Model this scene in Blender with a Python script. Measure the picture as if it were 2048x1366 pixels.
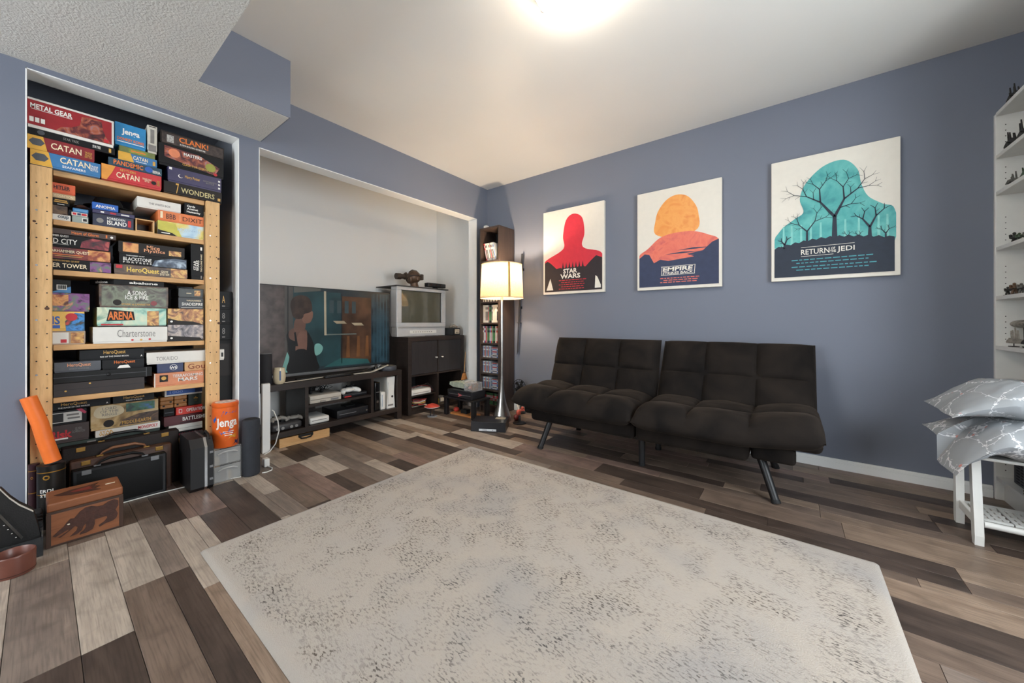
import bpy, bmesh, math, random
from mathutils import Vector, Matrix, noise as mnoise
R = random.Random(7)
scene = bpy.context.scene
for o in list(bpy.data.objects): bpy.data.objects.remove(o)
COL = scene.collection

# ---------------------------------------------------------------- camera
F_PX, TH, HORIZON = 725.235, 0.654845, 644.355
CAM = Vector((2.7347, -3.1006, 0.9358))
cd = bpy.data.cameras.new('camera'); cam = bpy.data.objects.new('camera', cd); COL.objects.link(cam)
cam.location = CAM; cam.rotation_euler = (math.pi/2, 0, TH)
cd.sensor_fit = 'HORIZONTAL'; cd.sensor_width = 36; cd.lens = F_PX*36/2048
cd.shift_y = -(683-HORIZON)/2048; cd.clip_start = .02
scene.camera = cam

# ---------------------------------------------------------------- world, lights, exposure
scene.view_settings.view_transform = 'Standard'; scene.view_settings.look = 'None'
scene.view_settings.gamma = 1; scene.view_settings.use_curve_mapping = False
scene.view_settings.exposure = 1.1
W = bpy.data.worlds.new('world'); scene.world = W; W.use_nodes = True
bg = W.node_tree.nodes['Background']; bg.inputs[0].default_value = (.88, .95, 1.0, 1); bg.inputs[1].default_value = 6.0
def area(name, loc, rot, sx, sy, power, col, portal=False):
    l = bpy.data.lights.new(name, 'AREA'); l.shape = 'RECTANGLE'; l.size = sx; l.size_y = sy; l.energy = power; l.color = col
    if portal: l.cycles.is_portal = True
    o = bpy.data.objects.new(name, l); COL.objects.link(o); o.location = loc; o.rotation_euler = rot; return o
# daylight comes through a window behind the camera and a wide one added in the right wall to brighten the recess
area('daylight_portal', (1.0, -4.98, 1.35), (math.pi/2, 0, math.pi), 1.5, 1.3, 1, (1, 1, 1), True)
area('daylight_portal', (3.87, -1.85, 1.20), (math.pi/2, 0, math.pi/2), 1.3, 1.5, 1, (1, 1, 1), True)

# ---------------------------------------------------------------- helpers
def lin(c):
    out = []
    for v in c[:3]:
        v = v/255; out.append(v/12.92 if v <= .04045 else ((v+.055)/1.055)**2.4)
    return (*out, 1)
MC = {}
def nodes(name):
    m = bpy.data.materials.new(name); m.use_nodes = True; nt = m.node_tree
    return m, nt, nt.nodes['Principled BSDF']
def N(nt, t, **kw):
    n = nt.nodes.new(t)
    for k, v in kw.items():
        if k in n.inputs: n.inputs[k].default_value = v
        else: setattr(n, k, v)
    return n
def mix(nt, fac, a, b):
    n = nt.nodes.new('ShaderNodeMix'); n.data_type = 'RGBA'
    for sock, v in ((n.inputs[0], fac), (n.inputs[6], a), (n.inputs[7], b)):
        if hasattr(v, 'links') or isinstance(v, bpy.types.NodeSocket): nt.links.new(v, sock)
        else: sock.default_value = v
    return n.outputs[2]
def ramp(nt, fac, stops, interp='LINEAR'):
    n = nt.nodes.new('ShaderNodeValToRGB'); n.color_ramp.interpolation = interp
    e = n.color_ramp.elements
    while len(e) < len(stops): e.new(.5)
    for i, (p, c) in enumerate(stops): e[i].position = p; e[i].color = c
    nt.links.new(fac, n.inputs[0]); return n.outputs[0]
def bump(nt, bs, h, strength, dist=.002):
    n = nt.nodes.new('ShaderNodeBump'); n.inputs['Strength'].default_value = strength; n.inputs['Distance'].default_value = dist
    nt.links.new(h, n.inputs['Height']); nt.links.new(n.outputs[0], bs.inputs['Normal'])
def M(name, col, rough=.6, metal=0, var=.10, scale=25, bmp=0, bscale=220, coat=0, alpha=1, spec=.5, bdist=.002):
    """plain procedural material: a base colour broken up by noise, optional fine bump"""
    if name in MC: return MC[name]
    m, nt, bs = nodes(name)
    c = lin(col); tc = N(nt, 'ShaderNodeTexCoord')
    n = N(nt, 'ShaderNodeTexNoise', Scale=scale, Detail=4); nt.links.new(tc.outputs['Object'], n.inputs['Vector'])
    lo = tuple(v*(1-var) for v in c[:3])+(1,); hi = tuple(min(1, v*(1+var)) for v in c[:3])+(1,)
    nt.links.new(ramp(nt, n.outputs[0], [(.3, lo), (.7, hi)]), bs.inputs['Base Color'])
    bs.inputs['Roughness'].default_value = rough; bs.inputs['Metallic'].default_value = metal
    bs.inputs['Coat Weight'].default_value = coat; bs.inputs['Specular IOR Level'].default_value = spec
    if alpha < 1: bs.inputs['Alpha'].default_value = alpha
    if bmp:
        b = N(nt, 'ShaderNodeTexNoise', Scale=bscale, Detail=3); nt.links.new(tc.outputs['Object'], b.inputs['Vector'])
        bump(nt, bs, b.outputs[0], bmp, bdist)
    MC[name] = m; return m
def ART(name, cols, scale=14, dist=1.5, rough=.42):
    """printed illustration without a subject: blots of the listed colours"""
    if name in MC: return MC[name]
    m, nt, bs = nodes(name); tc = N(nt, 'ShaderNodeTexCoord')
    n = N(nt, 'ShaderNodeTexNoise', Scale=scale, Detail=5, Distortion=dist); nt.links.new(tc.outputs['Object'], n.inputs['Vector'])
    k = len(cols); st = [(.30+.40*i/max(1, k-1), lin(c)) for i, c in enumerate(cols)]
    nt.links.new(ramp(nt, n.outputs[0], st), bs.inputs['Base Color']); bs.inputs['Roughness'].default_value = rough
    MC[name] = m; return m
def WOOD(name, a, b, axis='Z', scale=1.0, rough=.5, knots=True, stretch=14):
    if name in MC: return MC[name]
    m, nt, bs = nodes(name); tc = N(nt, 'ShaderNodeTexCoord'); mp = N(nt, 'ShaderNodeMapping')
    s = [stretch*scale]*3; s['XYZ'.index(axis)] = 1.2*scale; mp.inputs['Scale'].default_value = s
    nt.links.new(tc.outputs['Object'], mp.inputs['Vector'])
    n = N(nt, 'ShaderNodeTexNoise', Scale=2.2, Detail=6, Distortion=1.1); nt.links.new(mp.outputs[0], n.inputs['Vector'])
    w = N(nt, 'ShaderNodeTexNoise', Scale=14, Detail=3); nt.links.new(mp.outputs[0], w.inputs['Vector'])
    c1 = ramp(nt, n.outputs[0], [(.3, lin(a)), (.7, lin(b))])
    dark = tuple(v*.72 for v in lin(a)[:3])+(1,)
    fac = ramp(nt, w.outputs[0], [(.5, (0, 0, 0, 1)), (.75, (.45, .45, .45, 1))])
    nt.links.new(mix(nt, fac, c1, dark), bs.inputs['Base Color']); bs.inputs['Roughness'].default_value = rough
    bump(nt, bs, w.outputs[0], .12, .001)
    MC[name] = m; return m
def EMIT(name, col, strength, var=0, scale=5):
    if name in MC: return MC[name]
    m, nt, bs = nodes(name); bs.inputs['Base Color'].default_value = lin(col); bs.inputs['Emission Color'].default_value = lin(col)
    bs.inputs['Emission Strength'].default_value = strength; bs.inputs['Roughness'].default_value = .3
    if var:
        tc = N(nt, 'ShaderNodeTexCoord'); n = N(nt, 'ShaderNodeTexNoise', Scale=scale, Detail=3); nt.links.new(tc.outputs['Object'], n.inputs['Vector'])
        c = lin(col); lo = tuple(v*(1-var) for v in c[:3])+(1,); hi = tuple(min(1, v*(1+var)) for v in c[:3])+(1,)
        rr = ramp(nt, n.outputs[0], [(.35, lo), (.65, hi)]); nt.links.new(rr, bs.inputs['Emission Color']); nt.links.new(rr, bs.inputs['Base Color'])
    MC[name] = m; return m

class MB:
    """collects simple solids (world coordinates); build() links them as one mesh object"""
    def __init__(s, mat=None): s.bm = bmesh.new(); s.M = Matrix() if mat is None else mat
    def _add(s, vs, fs):
        v = [s.bm.verts.new(s.M @ Vector(p)) for p in vs]
        out = []
        for f in fs:
            try: out.append(s.bm.faces.new([v[i] for i in f]))
            except ValueError: pass
        return v, out
    def box(s, x0, x1, y0, y1, z0, z1, bev=0, seg=2):
        v, f = s._add([(x, y, z) for z in (z0, z1) for y in (y0, y1) for x in (x0, x1)],
            [(0, 2, 3, 1), (4, 5, 7, 6), (0, 1, 5, 4), (2, 6, 7, 3), (0, 4, 6, 2), (1, 3, 7, 5)])
        if bev:
            ed = list({e for q in f for e in q.edges})
            bmesh.ops.bevel(s.bm, geom=ed, offset=min(bev, .45*min(abs(x1-x0), abs(y1-y0), abs(z1-z0))), segments=seg, affect='EDGES', profile=.5)
        return s
    def ring(s, c, ax, r, n=16, rot=0, ry=None):
        ax = Vector(ax).normalized(); h = Vector((0, 0, 1)) if abs(ax.z) < .9 else Vector((1, 0, 0))
        u = ax.cross(h).normalized(); w = ax.cross(u)
        return [Vector(c)+u*math.cos(rot+2*math.pi*i/n)*r+w*math.sin(rot+2*math.pi*i/n)*(ry or r) for i in range(n)]
    def sweep(s, rings, cap=True):
        n = len(rings[0]); vs = [p for r in rings for p in r]; fs = []
        for k in range(len(rings)-1):
            for i in range(n):
                j = (i+1) % n; fs.append((k*n+i, k*n+j, (k+1)*n+j, (k+1)*n+i))
        if cap: fs += [tuple(range(n))[::-1], tuple((len(rings)-1)*n+i for i in range(n))]
        s._add(vs, fs); return s
    def cyl(s, a, b, r, r2=None, n=16):
        a, b = Vector(a), Vector(b); ax = b-a
        return s.sweep([s.ring(a, ax, r, n), s.ring(b, ax, r if r2 is None else r2, n)])
    def lathe(s, c, prof, n=24, cap=True):
        c = Vector(c); return s.sweep([[c+Vector((r*math.cos(2*math.pi*i/n), r*math.sin(2*math.pi*i/n), z)) for i in range(n)] for r, z in prof], cap)
    def tube(s, pts, r, n=8):
        pts = [Vector(p) for p in pts]; rings = []
        for i, p in enumerate(pts):
            d = (pts[min(i+1, len(pts)-1)]-pts[max(i-1, 0)]); rings.append(s.ring(p, d if d.length > 1e-6 else (0, 0, 1), r if not isinstance(r, (list, tuple)) else r[i], n))
        return s.sweep(rings)
    def ell(s, c, rx, ry, rz, n=14, m=8):
        c = Vector(c); rings = []
        for k in range(m+1):
            a = -math.pi/2+math.pi*(k/m); q = max(math.cos(a), .02)
            rings.append([c+Vector((rx*q*math.cos(2*math.pi*i/n), ry*q*math.sin(2*math.pi*i/n), rz*math.sin(a))) for i in range(n)])
        return s.sweep(rings)
    def prism(s, poly, o, u, v, t, off=0):
        """flat outline (2-D points along u, v from o) given thickness t along u x v"""
        o, u, v = Vector(o), Vector(u), Vector(v); n = u.cross(v).normalized(); k = len(poly)
        a = [o+u*p[0]+v*p[1]+n*off for p in poly]; b = [p+n*t for p in a]
        s._add(a+b, [tuple(range(k))[::-1], tuple(range(k, 2*k))]+[(i, (i+1) % k, k+(i+1) % k, k+i) for i in range(k)]); return s
    def grid(s, fn, nu, nv, closed=True):
        vs = [fn(i/nu, j/nv) for j in range(nv+1) for i in range(nu+1)]
        s._add(vs, [(j*(nu+1)+i, j*(nu+1)+i+1, (j+1)*(nu+1)+i+1, (j+1)*(nu+1)+i) for j in range(nv) for i in range(nu)]); return s
    def build(s, name, mat, parent=None, smooth=False, origin=None, weld=0):
        if weld: bmesh.ops.remove_doubles(s.bm, verts=s.bm.verts, dist=weld)
        bmesh.ops.recalc_face_normals(s.bm, faces=s.bm.faces)
        if parent is not None: org = Vector(parent['_o'])
        elif origin is not None: org = Vector(origin)
        else:
            xs = [v.co for v in s.bm.verts]
            org = Vector(((min(p.x for p in xs)+max(p.x for p in xs))/2, (min(p.y for p in xs)+max(p.y for p in xs))/2, min(p.z for p in xs)))
        bmesh.ops.translate(s.bm, verts=s.bm.verts, vec=-org)
        me = bpy.data.meshes.new(name); s.bm.to_mesh(me); s.bm.free()
        if mat: me.materials.append(mat)
        if smooth:
            me.polygons.foreach_set('use_smooth', [True]*len(me.polygons))
            me.set_sharp_from_angle(angle=math.radians(50)) if hasattr(me, 'set_sharp_from_angle') else None
        o = bpy.data.objects.new(name, me); COL.objects.link(o)
        if parent is None: o.location = org
        else: o.parent = parent
        o['_o'] = tuple(org); return o
def tag(o, label, cat, group=None):
    o['label'] = label; o['category'] = cat
    if group: o['group'] = group
    return o
def thing(name, label, cat, loc, group=None):
    o = bpy.data.objects.new(name, None); COL.objects.link(o); o.location = loc; o['_o'] = tuple(loc); o.empty_display_size = .05
    return tag(o, label, cat, group)
def struct(o): o['kind'] = 'structure'; return o
TX = {}
def glyphs(s, bold):
    k = (s, bold)
    if k not in TX:
        c = bpy.data.curves.new('lettering', 'FONT'); c.body = s; c.resolution_u = 2; c.offset = bold; c.space_line = .85; c.align_x = 'CENTER'
        o = bpy.data.objects.new('lettering', c); me = bpy.data.meshes.new_from_object(o)
        vs = [v.co.copy() for v in me.vertices]; fs = [tuple(p.vertices) for p in me.polygons]
        bpy.data.objects.remove(o); bpy.data.curves.remove(c); bpy.data.meshes.remove(me); TX[k] = (vs, fs)
    return TX[k]
def lettering(parent, s, c, u, v, w, h, mat, bold=.01, slant=0, wrap=None):
    """flat lettering of width w and height h centred on c, reading along u with v up"""
    vs, fs = glyphs(s, bold); u, v, c = Vector(u).normalized(), Vector(v).normalized(), Vector(c)
    x0, x1 = min(p.x for p in vs), max(p.x for p in vs); y0, y1 = min(p.y for p in vs), max(p.y for p in vs)
    b = MB(); out = []
    for p in vs:
        a = ((p.x-x0)/(x1-x0)-.5)*w; q = ((p.y-y0)/(y1-y0)-.5)*h; a += slant*q
        out.append(wrap(a, q) if wrap else c+u*a+v*q)
    b._add(out, fs)
    return b.build('lettering', mat, parent)
def at(px, py, ax, val):
    """point of the plane (axis ax = val) behind a photograph pixel, used to survey the room"""
    d = Vector((-math.sin(TH), math.cos(TH), 0))+Vector((math.cos(TH), math.sin(TH), 0))*((px-1024)/F_PX)+Vector((0, 0, (HORIZON-py)/F_PX))
    return CAM+d*((val-CAM[ax])/d[ax])
EX, EY, EZ = Vector((1, 0, 0)), Vector((0, 1, 0)), Vector((0, 0, 1))

# ---------------------------------------------------------------- common materials
def paint(name, col, scale, strength, dist, rough=.6, spec=.3):
    m, nt, bs = nodes(name); tc = N(nt, 'ShaderNodeTexCoord'); MC[name] = m
    n = N(nt, 'ShaderNodeTexNoise', Scale=scale, Detail=4); nt.links.new(tc.outputs['Object'], n.inputs['Vector'])
    v = N(nt, 'ShaderNodeTexNoise', Scale=1.3, Detail=2); nt.links.new(tc.outputs['Object'], v.inputs['Vector'])
    c = lin(col); nt.links.new(ramp(nt, v.outputs[0], [(.3, tuple(x*.96 for x in c[:3])+(1,)), (.7, c)]), bs.inputs['Base Color'])
    bs.inputs['Roughness'].default_value = rough; bs.inputs['Specular IOR Level'].default_value = spec
    bump(nt, bs, n.outputs[0], strength, dist); return m
BLUE = paint('blue_grey_wall_paint', (118, 123, 137), 160, .12, .002, .55)
WHITE = paint('white_wall_paint', (243, 242, 239), 160, .1, .002, .5)
CEIL = paint('white_ceiling_paint', (234, 231, 225), 120, .08, .002, .45)
TEXT = paint('orange_peel_ceiling', (214, 211, 204), 110, .85, .006, .7)
TRIM = paint('white_trim_paint', (236, 236, 234), 60, .03, .001, .35)
black = M('black_plastic', (22, 22, 24), .45); dblack = M('matt_black', (14, 14, 15), .7)
white = M('white_plastic', (228, 227, 222), .4, var=.03); grey = M('grey_plastic', (120, 120, 122), .5)
silver = M('silver_metal', (190, 190, 190), .25, 1, var=.04); ink = M('black_ink', (20, 18, 20), .5); wink = M('white_ink', (238, 235, 228), .5, var=.02)
gink = M('gold_ink', (206, 158, 72), .45); rink = M('red_ink', (196, 34, 44), .5); bink = M('blue_ink', (38, 88, 170), .5); oink = M('orange_ink', (226, 118, 44), .5)
greyink = M('grey_ink', (128, 124, 120), .5); tealink = M('teal_ink', (70, 150, 160), .5); darkwood = WOOD('black_brown_wood', (38, 30, 27), (50, 40, 36), 'Y', rough=.42)

# ---------------------------------------------------------------- the room
H = 2.44; ZS = 2.111
b = MB().box(-.95, 4.0, -5.1, .15, -.08, -.006); floor = struct(b.build('floor', M('floor_underlay', (84, 74, 68), .6), origin=(0, 0, 0)))
def plank_mat(name, a, bb):
    m, nt, bs = nodes(name); tc = N(nt, 'ShaderNodeTexCoord'); oi = N(nt, 'ShaderNodeObjectInfo')
    ad = N(nt, 'ShaderNodeVectorMath', operation='MULTIPLY_ADD'); nt.links.new(tc.outputs['Object'], ad.inputs[0]); ad.inputs[1].default_value = (1, 1, 1)
    cm = N(nt, 'ShaderNodeCombineXYZ'); mu = N(nt, 'ShaderNodeMath', operation='MULTIPLY'); mu.inputs[1].default_value = 37
    nt.links.new(oi.outputs['Random'], mu.inputs[0]); nt.links.new(mu.outputs[0], cm.inputs[0]); nt.links.new(mu.outputs[0], cm.inputs[1]); nt.links.new(cm.outputs[0], ad.inputs[2])
    mp = N(nt, 'ShaderNodeMapping'); mp.inputs['Scale'].default_value = (2.2, 13, 5); nt.links.new(ad.outputs[0], mp.inputs['Vector'])
    n1 = N(nt, 'ShaderNodeTexNoise', Scale=1.1, Detail=5, Distortion=1.4); nt.links.new(mp.outputs[0], n1.inputs['Vector'])
    mp2 = N(nt, 'ShaderNodeMapping'); mp2.inputs['Scale'].default_value = (5, 120, 5); nt.links.new(ad.outputs[0], mp2.inputs['Vector'])
    n2 = N(nt, 'ShaderNodeTexNoise', Scale=1.6, Detail=4); nt.links.new(mp2.outputs[0], n2.inputs['Vector'])
    n3 = N(nt, 'ShaderNodeTexNoise', Scale=9, Detail=5, Distortion=.6); nt.links.new(ad.outputs[0], n3.inputs['Vector'])
    A, B = lin(a), lin(bb); c = ramp(nt, n1.outputs[0], [(.32, A), (.68, B)])
    dk = tuple(x*.5 for x in A[:3])+(1,)
    c = mix(nt, ramp(nt, n2.outputs[0], [(.46, (0, 0, 0, 1)), (.8, (.8, .8, .8, 1))]), c, dk)
    c = mix(nt, ramp(nt, n3.outputs[0], [(.50, (0, 0, 0, 1)), (.74, (.6, .6, .6, 1))]), c, dk)
    nt.links.new(c, bs.inputs['Base Color']); bs.inputs['Roughness'].default_value = .42; bs.inputs['Specular IOR Level'].default_value = .4
    bump(nt, bs, n2.outputs[0], .12, .0008); return m
PM = {'d': plank_mat('dark_plank', (62, 51, 45), (84, 70, 62)), 'm': plank_mat('brown_plank', (102, 86, 75), (124, 106, 93)), 'g': plank_mat('grey_brown_plank', (114, 101, 92), (140, 124, 112)),
      'l': plank_mat('pale_plank', (156, 142, 129), (184, 169, 154)), 't': plank_mat('tan_plank', (126, 106, 90), (154, 133, 115)), 'p': plank_mat('pinkish_plank', (112, 91, 82), (142, 118, 106))}
XA, XB = -.83, 3.88
edges = [0, -.10, -.20, -.30, -.385, -.465, -.55, -.66, -.738, -.82, -.975, -1.065, -1.147, -1.205, -1.328, -1.50, -1.60, -1.70, -1.79, -1.89, -1.98, -2.05, -2.165, -2.28, -2.36, -2.40, -2.52, -2.63, -2.672, -2.75, -2.82, -2.925, -3.03, -3.165, -3.30, -3.47, -3.64]
fixed = {  # row (its upper edge): list of (x end, tone); measured joints of the front left corner
 -3.03: [(-.3, 'm'), (.47, 'l'), (1.153, 'g'), (1.95, 'd'), (2.7, 't'), (3.88, 'm')], -2.925: [(-.4, 'd'), (.352, 'm'), (1.155, 'l'), (1.9, 'd'), (2.6, 'l'), (3.88, 'd')],
 -2.82: [(-.3, 'l'), (.31, 'm'), (.903, 'l'), (1.75, 'm'), (2.5, 'd'), (3.88, 't')], -2.75: [(-.2, 'd'), (.30, 'm'), (.905, 'g'), (1.66, 'd'), (2.4, 'm'), (3.88, 'l')],
 -2.672: [(-.2, 'm'), (.45, 'd'), (1.1, 'l'), (1.9, 't'), (3.88, 'm')], -2.63: [(-.1, 'l'), (.46, 'p'), (1.1, 'l'), (3.88, 'd')], -2.52: [(-.3, 'd'), (.10, 'm'), (.47, 'p'), (1.02, 'd'), (1.8, 'm'), (3.88, 'l')],
 -2.40: [(-.2, 'g'), (.12, 'l'), (.98, 'd'), (3.88, 'm')], -2.36: [(.22, 'l'), (.8, 'g'), (1.6, 'l'), (3.88, 'd')], -2.28: [(.10, 'm'), (.47, 'l'), (1.1, 'g'), (3.88, 't')],
 -2.165: [(-.3, 'd'), (.13, 'g'), (.8, 'm'), (1.4, 'd'), (3.88, 'l')], -2.05: [(-.27, 'm'), (.14, 'l'), (.85, 'p'), (3.88, 'm')], -1.98: [(-.2, 'l'), (.12, 'd'), (.49, 'l'), (1.0, 'd'), (3.88, 'm')],
 -1.89: [(-.3, 'm'), (.1, 'd'), (.49, 'l'), (1.2, 'm'), (3.88, 't')], -1.147: [(.2, 'm'), (.74, 'l'), (2.3, 'g'), (3.1, 'm'), (3.88, 't')], -1.205: [(.3, 'l'), (.9, 'd'), (2.6, 't'), (3.88, 't')],
 -1.328: [(.15, 'd'), (.8, 'm'), (2.7, 'm'), (3.88, 'd')], -.975: [(-.3, 'm'), (.44, 'l'), (1.2, 'd'), (1.95, 'm'), (2.65, 'd'), (3.23, 'd'), (3.88, 't')], -1.065: [(-.1, 'l'), (.746, 't'), (1.5, 'g'), (2.4, 'm'), (3.23, 'd'), (3.88, 'm')],
 -.82: [(-.2, 'd'), (.444, 'm'), (1.1, 'l'), (1.75, 'p'), (2.35, 'd'), (2.923, 'm'), (3.6, 't'), (3.88, 'd')], -.738: [(-.5, 'l'), (.3, 'm'), (.95, 'd'), (1.6, 't'), (2.1, 'p'), (2.85, 'm'), (3.5, 't'), (3.88, 'd')],
 -.66: [(-.4, 'm'), (.2, 'l'), (.9, 'g'), (1.55, 'd'), (2.43, 'd'), (2.85, 't'), (3.4, 'm'), (3.88, 'd')], -.55: [(-.1, 'd'), (.5, 'm'), (1.2, 'l'), (1.8, 'd'), (2.6, 'm'), (3.27, 'd'), (3.88, 'm')], -.465: [(.1, 'l'), (.8, 'm'), (1.5, 'd'), (2.2, 'm'), (3.265, 'm'), (3.88, 'd')]}
for i in range(len(edges)-1):
    y1, y0 = edges[i], edges[i+1]
    if y1 in fixed: segs = fixed[y1]
    else:
        segs = []; x = XA-R.uniform(0, .5); last = ''
        while x < XB:
            x += R.uniform(.5, .95); t = R.choice([k for k in ('dmtdpm' if y1 > -1.6 else 'lmgdlp') if k != last]); last = t; segs.append((min(x, XB), t))
    x = XA
    for xe, t in segs:
        if xe-x < .02: continue
        g = .0007; dz = R.uniform(-.0006, 0)
        o = MB().box(x+g, xe-g, y0+g, y1-g, -.006, dz, .0006, 1).build('plank', PM[t], floor); x = xe

T = .12
b = MB()
for q in ((-.175, .0, 0, H), (-2.235, -.175, 2.07, H), (-2.342, -2.235, 0, H), (-3.14, -2.342, 2.085, H), (-5.1, -3.14, 0, H)): b.box(-T, 0, *q)
struct(b.build('wall_left', BLUE, origin=(0, 0, 0)))
struct(MB().box(-.95, 4.0, 0, .12, 0, H).build('wall_back', BLUE, origin=(0, 0, 0)))
b = MB()
for q in ((-5.1, -2.50, 0, H), (-1.20, 0, 0, H), (-2.50, -1.20, 0, .45), (-2.50, -1.20, 1.95, H)): b.box(3.88, 4.0, *q)
struct(b.build('wall_right', BLUE, origin=(0, 0, 0)))
w = MB()
for q in ((-2.50, -2.45, .45, 1.95), (-1.25, -1.20, .45, 1.95), (-2.45, -1.25, .45, .50), (-2.45, -1.25, 1.90, 1.95), (-1.87, -1.83, .50, 1.90)): w.box(3.90, 3.98, *q)
struct(w.build('added_window', TRIM, origin=(3.94, -2.3, .45)))  # unseen window, added so side daylight reaches the recess and closet
b = MB()
for q in ((-.12, .25, 0, H), (1.75, 4.0, 0, H), (.25, 1.75, 0, .7), (.25, 1.75, 2.0, H)): b.box(q[0], q[1], -5.1, -5.0, q[2], q[3])
struct(b.build('wall_front', BLUE, origin=(0, 0, 0)))
w = MB(); xa, xb = .25, 1.75
for q in ((xa, xa+.05, .7, 2.0), (xb-.05, xb, .7, 2.0), (xa, xb, .7, .75), (xa, xb, 1.95, 2.0), ((xa+xb)/2-.02, (xa+xb)/2+.02, .7, 2.0)): w.box(q[0], q[1], -5.09, -5.01, q[2], q[3])
struct(w.build('window_1', TRIM, origin=((xa+xb)/2, -5.05, .7)))
struct(MB().box(-.95, 4.0, -5.1, .12, H, H+.1).build('ceiling', CEIL, origin=(0, 0, H)))
sof = struct(MB().box(0, .444, -2.63, -2.227, ZS, H-.001).box(0, 3.88, -5.0, -2.63, ZS, H-.001).build('ceiling_soffit', TEXT, origin=(0, 0, ZS)))
MB().box(.444, .450, -2.629, -2.227, ZS+.002, H-.001).build('painted_side', BLUE, sof)
MB().box(.0, .450, -2.227, -2.221, ZS+.002, H-.001).build('painted_end', BLUE, sof)
# recess with the television: plain white inside
b = MB().box(-.90, -.83, -2.36, 0, 0, H).box(-.83, -T, -.03, 0, 0, H).box(-.83, -T, -2.29, -2.27, 0, H).box(-.83, -T, -2.27, -.03, 2.38, H-.001)
struct(b.build('wall_recess', WHITE, origin=(-.4, -1, 0)))
b = MB().box(-T, .001, -2.235, -.175, 2.066, 2.0705).box(-T, .001, -.1795, -.1748, 0, 2.066).box(-T, .001, -2.235, -2.231, 0, 2.0705)
b.box(-T, -.1185, -2.231, -.175, 2.066, 2.3)
struct(b.build('trim_1', WHITE, origin=(0, -1, 0)))
b = MB().box(-.75, -.68, -3.3, -2.342, 0, 2.26).box(-.68, -T, -3.32, -3.25, 0, 2.26).box(-.68, -T, -2.342, -2.29, 0, 2.26).box(-.68, -T, -3.25, -2.342, 2.2, 2.26)
struct(b.build('wall_closet', M('closet_paint', (170, 174, 184), .6, var=.04, scale=2), origin=(-.4, -2.8, 0)))
b = MB().box(-T, .001, -3.14, -2.342, 2.081, 2.0855).box(-T, .001, -2.3465, -2.3415, 0, 2.0855).box(-T, .001, -3.1405, -3.136, 0, 2.0855).box(-T, -.1185, -3.136, -2.3465, 2.081, 2.2)
struct(b.build('trim_2', WHITE, origin=(0, -2.8, 0)))
b = MB().box(0.0, 3.59, -.009, 0, 0, .064).box(.0, 3.59, -.014, -.009, 0, .044).box(0, 3.59, -.012, -.009, .048, .056)
struct(b.build('baseboard_back', TRIM, origin=(2, 0, 0)))

# ---------------------------------------------------------------- rug
def rug_mat():
    m, nt, bs = nodes('distressed_rug'); tc = N(nt, 'ShaderNodeTexCoord'); ob = tc.outputs['Object']
    def nz(scale, det=3, dist=0, vec=ob):
        n = N(nt, 'ShaderNodeTexNoise', Scale=scale, Detail=det, Distortion=dist); nt.links.new(vec, n.inputs['Vector']); return n.outputs[0]
    def mth(op, a, b=None):
        n = N(nt, 'ShaderNodeMath', operation=op)
        for s, v in ((n.inputs[0], a), (n.inputs[1], b)):
            if v is None: continue
            if isinstance(v, (int, float)): s.default_value = v
            else: nt.links.new(v, s)
        return n.outputs[0]
    base = ramp(nt, nz(2.2, 4), [(.3, lin((172, 165, 158))), (.5, lin((176, 167, 157))), (.7, lin((162, 157, 153)))])
    mp = N(nt, 'ShaderNodeMapping'); mp.inputs['Rotation'].default_value = (0, 0, .5); mp.inputs['Scale'].default_value = (.8, 2.0, 1); nt.links.new(ob, mp.inputs['Vector'])
    fleck = ramp(nt, nz(80, 4, .2, mp.outputs[0]), [(.53, (0, 0, 0, 1)), (.60, (1, 1, 1, 1))])
    mask = ramp(nt, nz(9, 7, .5), [(.42, (0, 0, 0, 1)), (.68, (1, 1, 1, 1))])
    sc = N(nt, 'ShaderNodeSeparateXYZ'); nt.links.new(ob, sc.inputs[0])
    ex = mth('SUBTRACT', 1.085, mth('ABSOLUTE', sc.outputs[0])); ey = mth('SUBTRACT', .785, mth('ABSOLUTE', sc.outputs[1])); e = mth('MINIMUM', ex, ey)
    inner = ramp(nt, e, [(.03, (0, 0, 0, 1)), (.05, (1, 1, 1, 1))])
    band = ramp(nt, e, [(.05, (0, 0, 0, 1)), (.07, (.8, .8, .8, 1)), (.15, (.8, .8, .8, 1)), (.18, (0, 0, 0, 1))])
    f2 = ramp(nt, nz(60, 3, .5, mp.outputs[0]), [(.54, (0, 0, 0, 1)), (.64, (1, 1, 1, 1))])
    fac = mth('MULTIPLY', mth('MAXIMUM', mth('MULTIPLY', fleck, mth('ADD', mask, .06)), mth('MULTIPLY', band, mth('MULTIPLY', f2, nz(3, 2)))), inner)
    dark = ramp(nt, nz(1.4, 2), [(.4, lin((66, 56, 48))), (.6, lin((60, 58, 60)))])
    c = mix(nt, mth('MULTIPLY', mask, mth('MULTIPLY', inner, .10)), base, lin((150, 138, 124)))
    c = mix(nt, mth('MULTIPLY', fac, .85), c, dark)
    nt.links.new(c, bs.inputs['Base Color']); bs.inputs['Roughness'].default_value = .95; bs.inputs['Specular IOR Level'].default_value = .1
    bump(nt, bs, nz(240, 2), .6, .004); return m
RX0, RX1, RY0, RY1 = .835, 3.005, -2.705, -1.135
def rugf(u, v):
    x, y = RX0+(RX1-RX0)*u, RY0+(RY1-RY0)*v; e = min(u*(RX1-RX0), (1-u)*(RX1-RX0), v*(RY1-RY0), (1-v)*(RY1-RY0))
    z = .001+.011*min(1, (e/.012))**.5 if e > 0 else .001
    return (x, y, z+.0012*mnoise.noise(Vector((x*9, y*9, 0)))*(e > .01))
b = MB().grid(rugf, 180, 130); b.box(RX0+.002, RX1-.002, RY0+.002, RY1-.002, .0005, .002)
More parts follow.
